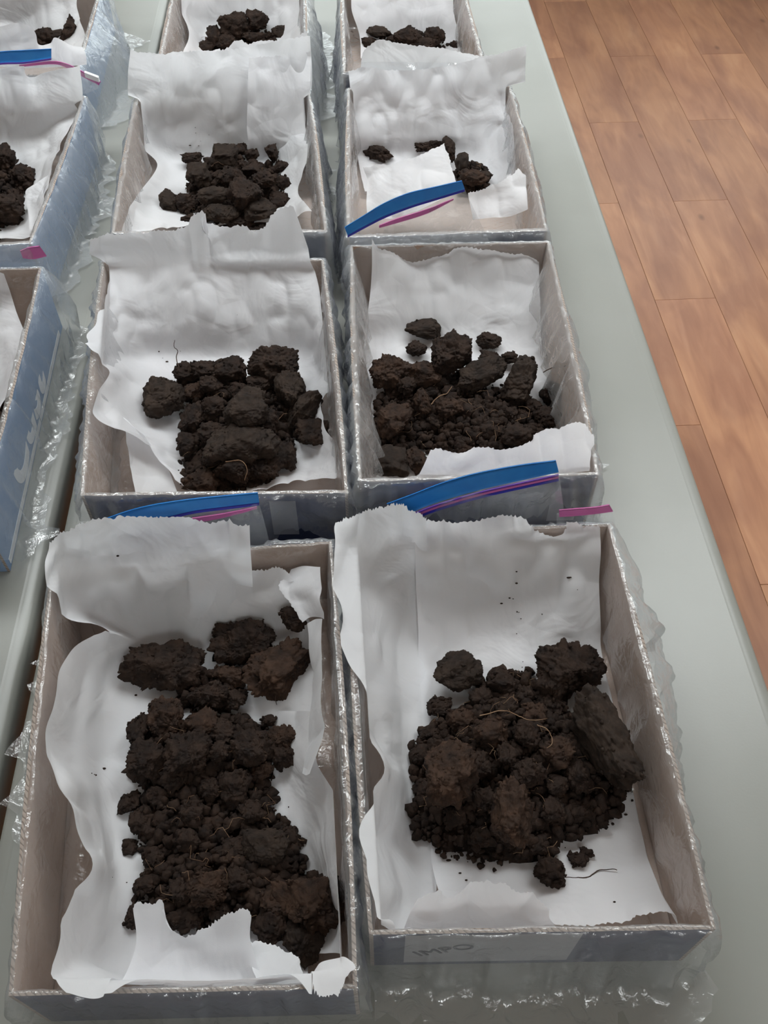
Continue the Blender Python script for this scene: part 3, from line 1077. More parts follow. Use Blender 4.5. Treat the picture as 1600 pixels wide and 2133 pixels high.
paper('deeply torn white paper flap at the front beside the IMPO box', [
    [(279, 1892, .825), (286, 1880, .828), (312, 1882, .828), (338, 1878, .828), (345, 1908, .82), (362, 1940, .81), (390, 1948, .808), (425, 1931, .812), (470, 1905, .82), (508, 1893, .825), (523, 1908, .825)],
    [(283, 1970, .812), (340, 1975, .805), (400, 1980, .80), (470, 1970, .805), (525, 1965, .812)],
    [(250, 2050, .825), (340, 2045, .81), (430, 2040, .80), (500, 2045, .805), (560, 2050, .815)],
    [(215, 2080, .850), (330, 2072, .84), (430, 2066, .835), (520, 2066, .838), (628, 2078, .845)]], nu=120, nv=44, torn=('top',), jag=.0011)
paper('torn white paper edge at the foot of the big front clod', [
    [(523, 1966, .796), (560, 1966, .797), (585, 1977, .796), (615, 1995, .80), (626, 2012, .805), (640, 2045, .825)],
    [(525, 2020, .81), (560, 2025, .81), (600, 2040, .815), (645, 2065, .835)],
    [(540, 2062, .835), (580, 2068, .84), (615, 2076, .845), (650, 2076, .85)]], nu=60, nv=24, torn=('top',), jag=.0009)
paper('white paper corner folded over the rim beside the IMPO box', [
    [(642, 2040, .835), (655, 2015, .838), (668, 2001, .84), (700, 1993, .845), (726, 1991, .848), (748, 2004, .848)],
    [(646, 2052, .845), (670, 2040, .85), (700, 2030, .853), (724, 2025, .853), (738, 2020, .851)],
    [(652, 2066, .850), (664, 2076, .851), (682, 2075, .852), (702, 2072, .852), (716, 2055, .852), (728, 2030, .851)]], nu=50, nv=24, torn=('bottom',), jag=.0009)
# --- box L2
paper('tall ragged-topped white paper sheet in the second box along the table gap', [
    row_y(1.026, (187, 497), (240, 488), (330, 482), (376, 474), (395, 455), (415, 447), (432, 451), (441, 470), (510, 474), (538, 481), (562, 455), (586, 436), (610, 430)),
    row_y(1.003, (181, 570), (300, 565), (420, 562), (540, 560), (655, 560)),
    [(181, 655, .845), (235, 665, .815), (300, 668, .795), (430, 668, .788), (560, 664, .788), (628, 662, .795), (676, 662, .815)],
    [(190, 722, .852), (245, 740, .79), (310, 742, .755), (450, 740, fz), (580, 740, fz), (640, 738, .755), (686, 735, .80)],
    [(237, 771, .825), (272, 785, .785), (330, 790, .755), (450, 790, fz), (600, 790, fz), (650, 790, .755), (696, 800, .80)],
    [(201, 836, .848), (252, 842, .805), (322, 850, .758), (450, 850, fz), (590, 850, fz), (640, 845, .755), (670, 830, .775)],
    [(207, 866, .848), (258, 873, .815), (330, 898, .760), (450, 900, fz), (590, 900, fz), (640, 900, .755), (678, 900, .785)],
    [(300, 905, .805), (332, 935, .775), (372, 950, .755), (480, 950, fz), (600, 945, fz), (660, 945, .76), (724, 932, .815)],
    [(345, 965, .780), (380, 982, .760), (420, 990, .753), (500, 990, fz), (600, 980, .754), (660, 975, .77), (723, 962, .81)],
    [(365, 1000, .770), (410, 1027, .762), (470, 1033, .760), (540, 1015, .765), (610, 993, .772), (660, 990, .785), (692, 986, .80)]],
    nu=150, nv=110, torn=('top',), crumple=0.0022, jag=.0018, flecks=[(330, 735), (341, 745), (348, 755), (376, 733), (495, 658), (372, 1014), (374, 980)])
paper('dull white paper corner under film in the second box along the table gap', [
    [(256, 872, .800), (275, 885, .795), (302, 908, .79)],
    [(268, 950, .785), (300, 952, .775), (345, 968, .768)],
    [(290, 1050, .775), (330, 1045, .765), (372, 1030, .760)]], nu=40, nv=50)
# --- box R2
paper('white paper sheet under the soil in the box behind the IMPO box', [
    row_y(1.031, (777, 497), (788, 514), (815, 522), (845, 536), (880, 533), (920, 528), (945, 516), (985, 512), (1040, 516), (1090, 528), (1122, 537)),
    row_y(1.004, (773, 590), (860, 590), (950, 590), (1040, 590), (1128, 590)),
    [(766, 655, .778), (850, 652, .775), (950, 650, .775), (1050, 650, .775), (1134, 650, .778)],
    row_z(fz, (760, 715), (860, 715), (950, 715), (1050, 715), (1142, 730)),
    row_z(fz, (768, 800), (860, 800), (960, 800), (1060, 810), (1158, 820)),
    row_z(fz, (778, 900), (870, 900), (970, 900), (1070, 900), (1172, 885)),
    [(786, 1000, .770), (840, 1000, .760), (960, 980, .757), (1070, 950, .755), (1180, 930, .76)]], nu=120, nv=90, torn=('top',), crumple=.0015, fold=.0035)
paper('torn white paper flap behind the blue zip strip of the IMPO row', [
    [(897, 938, .850), (920, 936, .850), (960, 946, .845), (1000, 930, .852), (1060, 935, .850), (1108, 918, .855), (1120, 900, .858), (1170, 890, .860), (1208, 877, .862), (1224, 886, .862), (1241, 905, .858)],
    [(880, 975, .842), (960, 972, .840), (1060, 968, .842), (1150, 950, .848), (1240, 948, .850)],
    [(864, 1004, .835), (950, 1006, .832), (1060, 1003, .832), (1150, 998, .834), (1236, 990, .839)]], nu=110, nv=30, torn=('top',), jag=.0012)
# --- box L3
paper('tall white paper sheet in the third box along the table gap', [
    row_y(1.474, (272, 106), (330, 111), (375, 108), (420, 109), (470, 102), (520, 96), (580, 84), (645, 72)),
    row_y(1.445, (266, 190), (360, 185), (450, 180), (560, 175), (650, 170)),
    [(274, 262, .815), (330, 280, .79), (450, 285, .785), (560, 280, .785), (636, 258, .81)],
    [(300, 305, .795), (350, 328, .757), (450, 340, fz), (560, 338, fz), (643, 302, .81)],
    [(328, 342, .775), (370, 368, .754), (450, 370, fz), (560, 370, fz), (628, 360, .785)],
    [(296, 395, .795), (350, 418, .757), (450, 420, fz), (560, 415, fz), (620, 400, .77)],
    [(222, 490, .838), (295, 482, .80), (390, 472, .768), (520, 465, .765), (600, 455, .77), (650, 440, .81)]], nu=120, nv=90, torn=('top',), crumple=.002, jag=.0012, flecks=[(408, 268), (409, 276), (436, 284), (418, 298), (395, 305), (412, 303), (400, 320)])
paper('narrower white paper sheet layered over the tall one, third along table gap', [
    row_y(1.462, (518, 118), (560, 119), (600, 114), (648, 105)),
    row_y(1.438, (516, 190), (560, 190), (600, 188), (646, 180)),
    [(515, 278, .794), (560, 278, .794), (600, 272, .80), (638, 256, .815)],
    [(530, 330, fz + .002), (560, 330, fz + .002), (600, 325, .757), (640, 300, .805)]], nu=50, nv=60, torn=('top',), jag=.001)
# --- box R3
paper('tall white paper sheet in the third box along the floor-side edge', [
    row_y(1.461, (726, 148), (760, 141), (820, 147), (900, 142), (960, 130), (1000, 118), (1045, 110), (1097, 96)),
    row_y(1.436, (734, 225), (820, 222), (920, 220), (1010, 215), (1095, 208)),
    [(740, 285, .79), (830, 283, .783), (950, 283, .783), (1035, 280, .79), (1106, 258, .835)],
    [(746, 330, .757), (850, 335, fz), (950, 335, fz), (1035, 345, .765), (1082, 345, .80)],
    [(760, 400, .757), (850, 400, fz), (950, 400, fz), (1020, 400, .757), (1062, 395, .775)]], nu=110, nv=80, torn=('top',), crumple=.0022, jag=.001)
paper('white paper flap above the blue zip strip, third along the floor-side edge', [
    [(755, 348, .835), (780, 342, .84), (820, 338, .845), (870, 322, .85), (926, 298, .858)],
    [(762, 385, .818), (800, 385, .825), (850, 378, .828), (900, 362, .832), (941, 342, .838)],
    [(766, 455, .795), (810, 450, .80), (855, 440, .805), (905, 425, .81), (950, 395, .815)]], nu=60, nv=40, crumple=.0022, torn=('top', 'right'), jag=.0008)
paper('rounded white paper flap beside the zip bag, third along the floor-side edge', [
    [(976, 404, .828), (1000, 397, .830), (1030, 388, .835), (1055, 372, .838), (1076, 360, .84), (1094, 366, .838)],
    [(980, 425, .815), (1010, 420, .815), (1050, 410, .82), (1085, 400, .825), (1112, 385, .83)],
    [(985, 458, .795), (1030, 453, .80), (1070, 448, .805), (1105, 435, .815), (1136, 412, .826)]], nu=60, nv=40, torn=('top',), crumple=.0022, jag=.001)
# --- box R4, L4
paper('white paper sheet leaning in the last box along the floor-side edge', [
    row_y(1.900, (726, -60), (800, -62), (880, -60), (948, -62)),
    [(735, 20, .81), (790, 25, .79), (880, 25, .79), (945, 22, .80)],
    [(750, 80, .765), (800, 85, fz), (880, 85, fz), (962, 80, .765)],
    [(752, 120, .757), (800, 120, fz), (880, 120, fz), (970, 115, .757)]], nu=70, nv=60, crumple=.002)
paper('torn white paper flap standing before the last soil by the floor side', [
    row_y(1.512, (751, 130), (757, 106), (770, 95), (790, 84), (820, 88), (850, 93), (900, 98), (960, 108), (1000, 114)),
    row_y(1.500, (750, 150), (800, 145), (850, 145), (920, 145), (1003, 145)),
    row_y(1.495, (748, 168), (800, 168), (850, 168), (920, 168), (1003, 168))], nu=90, nv=24, torn=('top',), crumple=.0008, jag=.0013)
paper('white paper sheet leaning in the last box along the table gap', [
    row_y(1.908, (372, -60), (450, -62), (540, -60), (640, -62)),
    [(378, 15, .815), (430, 22, .79), (540, 22, .79), (632, 18, .81)],
    [(395, 70, .785), (440, 80, fz), (540, 80, fz), (640, 60, .80)],
    [(380, 112, .80), (430, 115, .757), (540, 115, fz), (640, 100, .80)]], nu=70, nv=60, crumple=.002)
paper('torn white paper flap standing before the last soil by the table gap', [
    row_y(1.520, (416, 107), (450, 104), (475, 98), (493, 83), (520, 90), (560, 84), (600, 88), (640, 64)),
    row_y(1.510, (405, 130), (470, 128), (540, 125), (640, 120)),
    row_y(1.500, (400, 160), (470, 160), (540, 160), (645, 155))], nu=90, nv=24, torn=('top',), crumple=.0008, jag=.0014)
# --- far table boxes
paper('white paper sheet in the box behind the pale-lettered blue one', [
    row_y(1.455, (-150, 150), (-40, 146), (40, 138), (52, 142), (60, 160), (95, 152), (165, 137)),
    row_y(1.430, (-150, 230), (-40, 230), (60, 228), (172, 208)),
    [(-140, 300, .785), (-40, 300, .785), (70, 295, .785), (160, 240, .825)],
    [(-140, 400, fz), (-40, 400, fz), (45, 400, .757), (112, 335, .815)],
    [(-140, 480, .757), (-40, 490, .757), (55, 490, .775), (84, 430, .815)]], nu=90, nv=80, crumple=.002)
paper('bent white paper edge beside crumbly soil, behind the pale-lettered box', [
    [(66, 388, .79), (85, 372, .80), (108, 350, .818)],
    [(54, 402, .785), (70, 410, .795), (90, 410, .822)],
    [(56, 440, .785), (70, 450, .795), (82, 450, .825)],
    [(60, 492, .80), (68, 494, .81), (76, 488, .83)]], nu=30, nv=50)
paper('white paper sheet in the box with pale letters on its side', [
    row_y(1.005, (-350, 560), (-200, 550), (-60, 548), (8, 570)),
    row_y(.985, (-355, 640), (-200, 640), (-60, 640), (30, 640)),
    [(-370, 700, .80), (-200, 705, .78), (-60, 705, .78), (50, 705, .80)],
    [(-390, 790, .80), (-200, 790, fz), (-60, 790, fz), (28, 770, .80)],
    [(-410, 900, .80), (-220, 900, fz), (-70, 900, fz), (-4, 860, .80)],
    [(-440, 1030, .80), (-240, 1040, fz), (-110, 1040, .765), (-50, 1010, .80)]], nu=110, nv=90, crumple=.002)
paper('white paper sheet in the last box on the table away from the floor', [
    row_y(1.915, (-120, -60), (-20, -62), (60, -60), (165, -62)),
    [(-120, 15, .785), (-20, 22, .785), (70, 24, .785), (160, 10, .805)],
    [(-120, 80, fz), (0, 80, fz), (80, 80, fz), (172, 60, .80)],
    [(-120, 115, fz), (0, 112, fz), (90, 112, .757), (176, 95, .80)]], nu=70, nv=60, crumple=.002)
paper('rounded white paper flap in front of the farthest table-gap soil', [
    row_y(1.545, (-90, 70), (0, 55), (30, 48), (62, 54), (74, 70), (80, 92), (104, 90), (115, 78), (150, 94), (172, 97)),
    row_y(1.535, (-90, 110), (0, 110), (60, 112), (110, 112), (178, 112)),
    row_y(1.528, (-90, 140), (0, 140), (60, 142), (110, 140), (180, 135))], nu=90, nv=30, crumple=.001)


# ---------------------------------------------------------------- soil
def clod_shape(sub, seed, rough=1.0, cuts=5, asp=(1, 1, 1)):
    V, Fc = ICO[sub]
    rs = np.random.RandomState(seed)
    D = V.copy()
    V = np.sign(D) * np.abs(D) ** 0.72
    V = V / np.linalg.norm(V, axis=1, keepdims=True) ** 0.75 if sub >= 4 else D.copy()
    B0 = V.copy()
    sd = np.array((seed * 1.37 % 50, seed * 2.11 % 50, seed * 0.73 % 50))
    r = 1 + 0.30 * fbm(D * 1.2 + sd, 2) * rough
    V = B0 * r[:, None]
    for k in range(cuts):                     # broken faces
        n = rs.normal(size=3)
        n /= np.linalg.norm(n)
        d = rs.uniform(0.55, 0.90)
        over = np.maximum(V @ n - d, 0)
        V = V - n * (over * 0.88)[:, None]
    Q = V * np.array(asp)               # even grain on stretched clods
    d2 = 0.11 * fbm(Q * 2.8 + sd, 2) + 0.16 * (0.42 - worley(Q * 2.8 + sd * 0.7))
    if sub >= 4:
        d2 = d2 + 0.11 * (0.42 - worley(Q * 6.0 + sd * 0.3)) + 0.05 * fbm(Q * 9 + sd, 2)
    if sub >= 5:
        d2 = d2 + 0.065 * (0.42 - worley(Q * 12.0 + sd * 0.3))
    if sub >= 6:
        d2 = d2 + 0.04 * (0.42 - worley(Q * 25.0 + sd * 0.3))
    V = V * (1 + rough * d2)[:, None]
    return V, Fc


CRUMB = [clod_shape(2, 900 + k, 1.3, 4) for k in range(10)]


def rotz(V, a):
    c, s = math.cos(a), math.sin(a)
    return np.column_stack((c * V[:, 0] - s * V[:, 1], s * V[:, 0] + c * V[:, 1], V[:, 2]))


# heaps: ellipses (u, v, ru, rv, height) in the photograph turned into ground ellipses
HEAP = dict(
    R1=[(1065, 1560, 170, 130, .036), (1040, 1680, 190, 105, .026), (960, 1600, 115, 120, .016), (1200, 1600, 110, 130, .02), (1080, 1450, 100, 60, .016)],
    L1=[(430, 1570, 165, 90, .026), (430, 1700, 150, 110, .02), (440, 1840, 165, 95, .024), (560, 1790, 75, 90, .016), (440, 1440, 70, 50, .012), (600, 1880, 90, 70, .012)],
    L2=[(500, 870, 125, 100, .03), (480, 950, 110, 70, .022), (440, 790, 75, 45, .016)],
    R2=[(900, 820, 110, 70, .018), (1010, 870, 140, 70, .018), (960, 900, 170, 45, .010), (1060, 900, 90, 45, .014), (820, 880, 45, 70, .012)],
    L3=[(490, 390, 110, 75, .03), (450, 440, 80, 40, .016)],
    R3=[(985, 365, 40, 32, .016)],
    R4=[(850, 88, 85, 22, .016)],
    L4=[(500, 78, 80, 26, .016)],
    M1=[(-150, 860, 130, 95, .026), (-40, 830, 50, 40, .02)],
    M2=[(-10, 400, 75, 85, .026), (-70, 400, 90, 70, .026)],
    M3=[(110, 80, 60, 20, .012), (30, 85, 70, 25, .016)])
SOILZ = ZT + 0.0105
ELL = {}
for k, L in HEAP.items():
    E_ = []
    for u, v, ru, rv, h in L:
        c = PZ(u, v, SOILZ + h * .5)
        a = PZ(u + ru, v, SOILZ + h * .5) - c
        b = PZ(u, v + rv, SOILZ + h * .2) - PZ(u, v - rv, SOILZ + h * .2)
        E_.append((c[0], c[1], abs(a[0]), abs(b[1]) / 2, h))
    ELL[k] = E_


def heap_h(key, x, y):
    h = np.zeros_like(np.asarray(x, float))
    for cx, cy, a, b, hh in ELL[key]:
        q = 1 - ((x - cx) / a) ** 2 - ((y - cy) / b) ** 2
        h = np.maximum(h, hh * np.clip(q, 0, 1) ** 0.75)
    return h


def loose_soil(key, label, ncrumb, smin=.0012, smax=.0072):
    E_ = ELL[key]
    x0 = min(e[0] - e[2] for e in E_); x1 = max(e[0] + e[2] for e in E_)
    y0 = min(e[1] - e[3] for e in E_); y1 = max(e[1] + e[3] for e in E_)
    st = 0.0024
    nx, ny = int((x1 - x0) / st) + 2, int((y1 - y0) / st) + 2
    X, Y = np.meshgrid(np.linspace(x0, x1, nx), np.linspace(y0, y1, ny))
    xx, yy = X.ravel(), Y.ravel()
    Pn = np.column_stack((xx, yy, xx * 0))
    wob = fbm(Pn * 60, 2)
    h = heap_h(key, xx + 0.006 * wob, yy + 0.006 * fbm(Pn * 60 + 40, 2))
    inside = h > 0.0025
    z = SOILZ - 0.002 + h * 0.85 + np.where(inside, 0.006 * (0.4 - worley(Pn * 95)) + 0.003 * fbm(Pn * 160, 2), -0.004)
    V = [np.column_stack((xx, yy, z))]
    idx = inside.reshape(ny, nx)
    Fc = []
    for j in range(ny - 1):
        for i in range(nx - 1):
            if idx[j, i] and idx[j, i + 1] and idx[j + 1, i] and idx[j + 1, i + 1]:
                a = j * nx + i
                Fc.append((a, a + 1, a + nx + 1, a + nx))
    base = nx * ny
    # drop unused vertices
    used = np.unique(np.array(Fc).ravel()) if Fc else np.array([], int)
    rem = -np.ones(base, int)
    rem[used] = np.arange(len(used))
    V = [V[0][used]]
    Fc = [tuple(rem[list(f)]) for f in Fc]
    base = len(used)
    shapes = []
    for cv, cf in CRUMB:
        shapes.append((cv, np.array(cf)))
    areas = np.array([e[2] * e[3] for e in E_])
    areas = areas / areas.sum()
    rs = np.random.RandomState(abs(int(E_[0][0] * 9999)) % 9999)
    FA = [np.array(Fc, dtype=object)]
    tri = []
    for k in range(ncrumb):
        e = E_[rs.choice(len(E_), p=areas)]
        an = rs.uniform(0, 2 * math.pi)
        rr = math.sqrt(rs.uniform(0, 1.0)) * (1.0 if rs.rand() < .88 else rs.uniform(1.0, 1.22))
        px, py = e[0] + e[2] * rr * math.cos(an), e[1] + e[3] * rr * math.sin(an)
        s = smin + (smax - smin) * rs.rand() ** 2.2
        if rr > 1: s *= .55
        hh = float(heap_h(key, np.array([px]), np.array([py]))[0])
        cv, cf = shapes[rs.randint(10)]
        q = rotz(cv[:, [0, 1, 2]] if rs.rand() < .5 else cv[:, [1, 2, 0]], rs.uniform(0, 6.28)) * s * rs.uniform(.7, 1.2, 3)
        q = q + np.array((px, py, SOILZ + hh * .85 + s * .35))
        V.append(q)
        tri.append(cf + base)
        base += len(cv)
    Fc = Fc + [tuple(f) for t in tri for f in t.tolist()]
    nsoil = len(Fc)
    # short root hairs
    for k in range(int(ncrumb * .022)):
        e = E_[rs.choice(len(E_), p=areas)]
        an = rs.uniform(0, 2 * math.pi)
        rr = math.sqrt(rs.uniform(0, 1))
        px, py = e[0] + e[2] * rr * math.cos(an), e[1] + e[3] * rr * math.sin(an)
        hh = float(heap_h(key, np.array([px]), np.array([py]))[0])
        L_ = rs.uniform(.004, .022)
        a0 = rs.uniform(0, 6.28)
        pts = []
        for t in np.linspace(0, 1, 5):
            a0 += rs.normal() * .4
            pts.append((px + L_ * t * math.cos(a0), py + L_ * t * math.sin(a0), SOILZ + hh + .006 + .004 * math.sin(t * 3.1)))
        tv, tf = tube(pts, .00022, 3)
        V.append(np.array(tv))
        Fc += [tuple(i + base for i in f) for f in tf]
        base += len(tv)
    fm = [0] * nsoil + [1] * (len(Fc) - nsoil)
    c = E_[0]
    o = mesh_obj('loose_soil', np.vstack(V), Fc, None, base=np.array((c[0], c[1], SOILZ - .002)), mats=[M['soil'], M['root']], fmat=fm)
    return tag(o, label, 'soil', kind='stuff')


NCR = dict(R1=2600, L1=2400, L2=900, R2=1700, L3=500, R3=150, R4=150, L4=150, M1=700, M2=700, M3=200)
SW = dict(R1='in the IMPO box', L1='in the box beside the IMPO box', L2='in the second box along the table gap',
          R2='in the box behind the IMPO box', R3='in the third box along the floor-side edge', L3='in the third box along the table gap',
          R4='in the last box along the floor-side edge', L4='in the last box along the table gap', M1='in the box with pale letters',
          M2='in the box behind the pale-lettered one', M3='in the last box of the table away from the floor')
for k in HEAP:
    loose_soil(k, 'loose dark brown soil crumbs and root bits ' + SW[k], NCR[k])

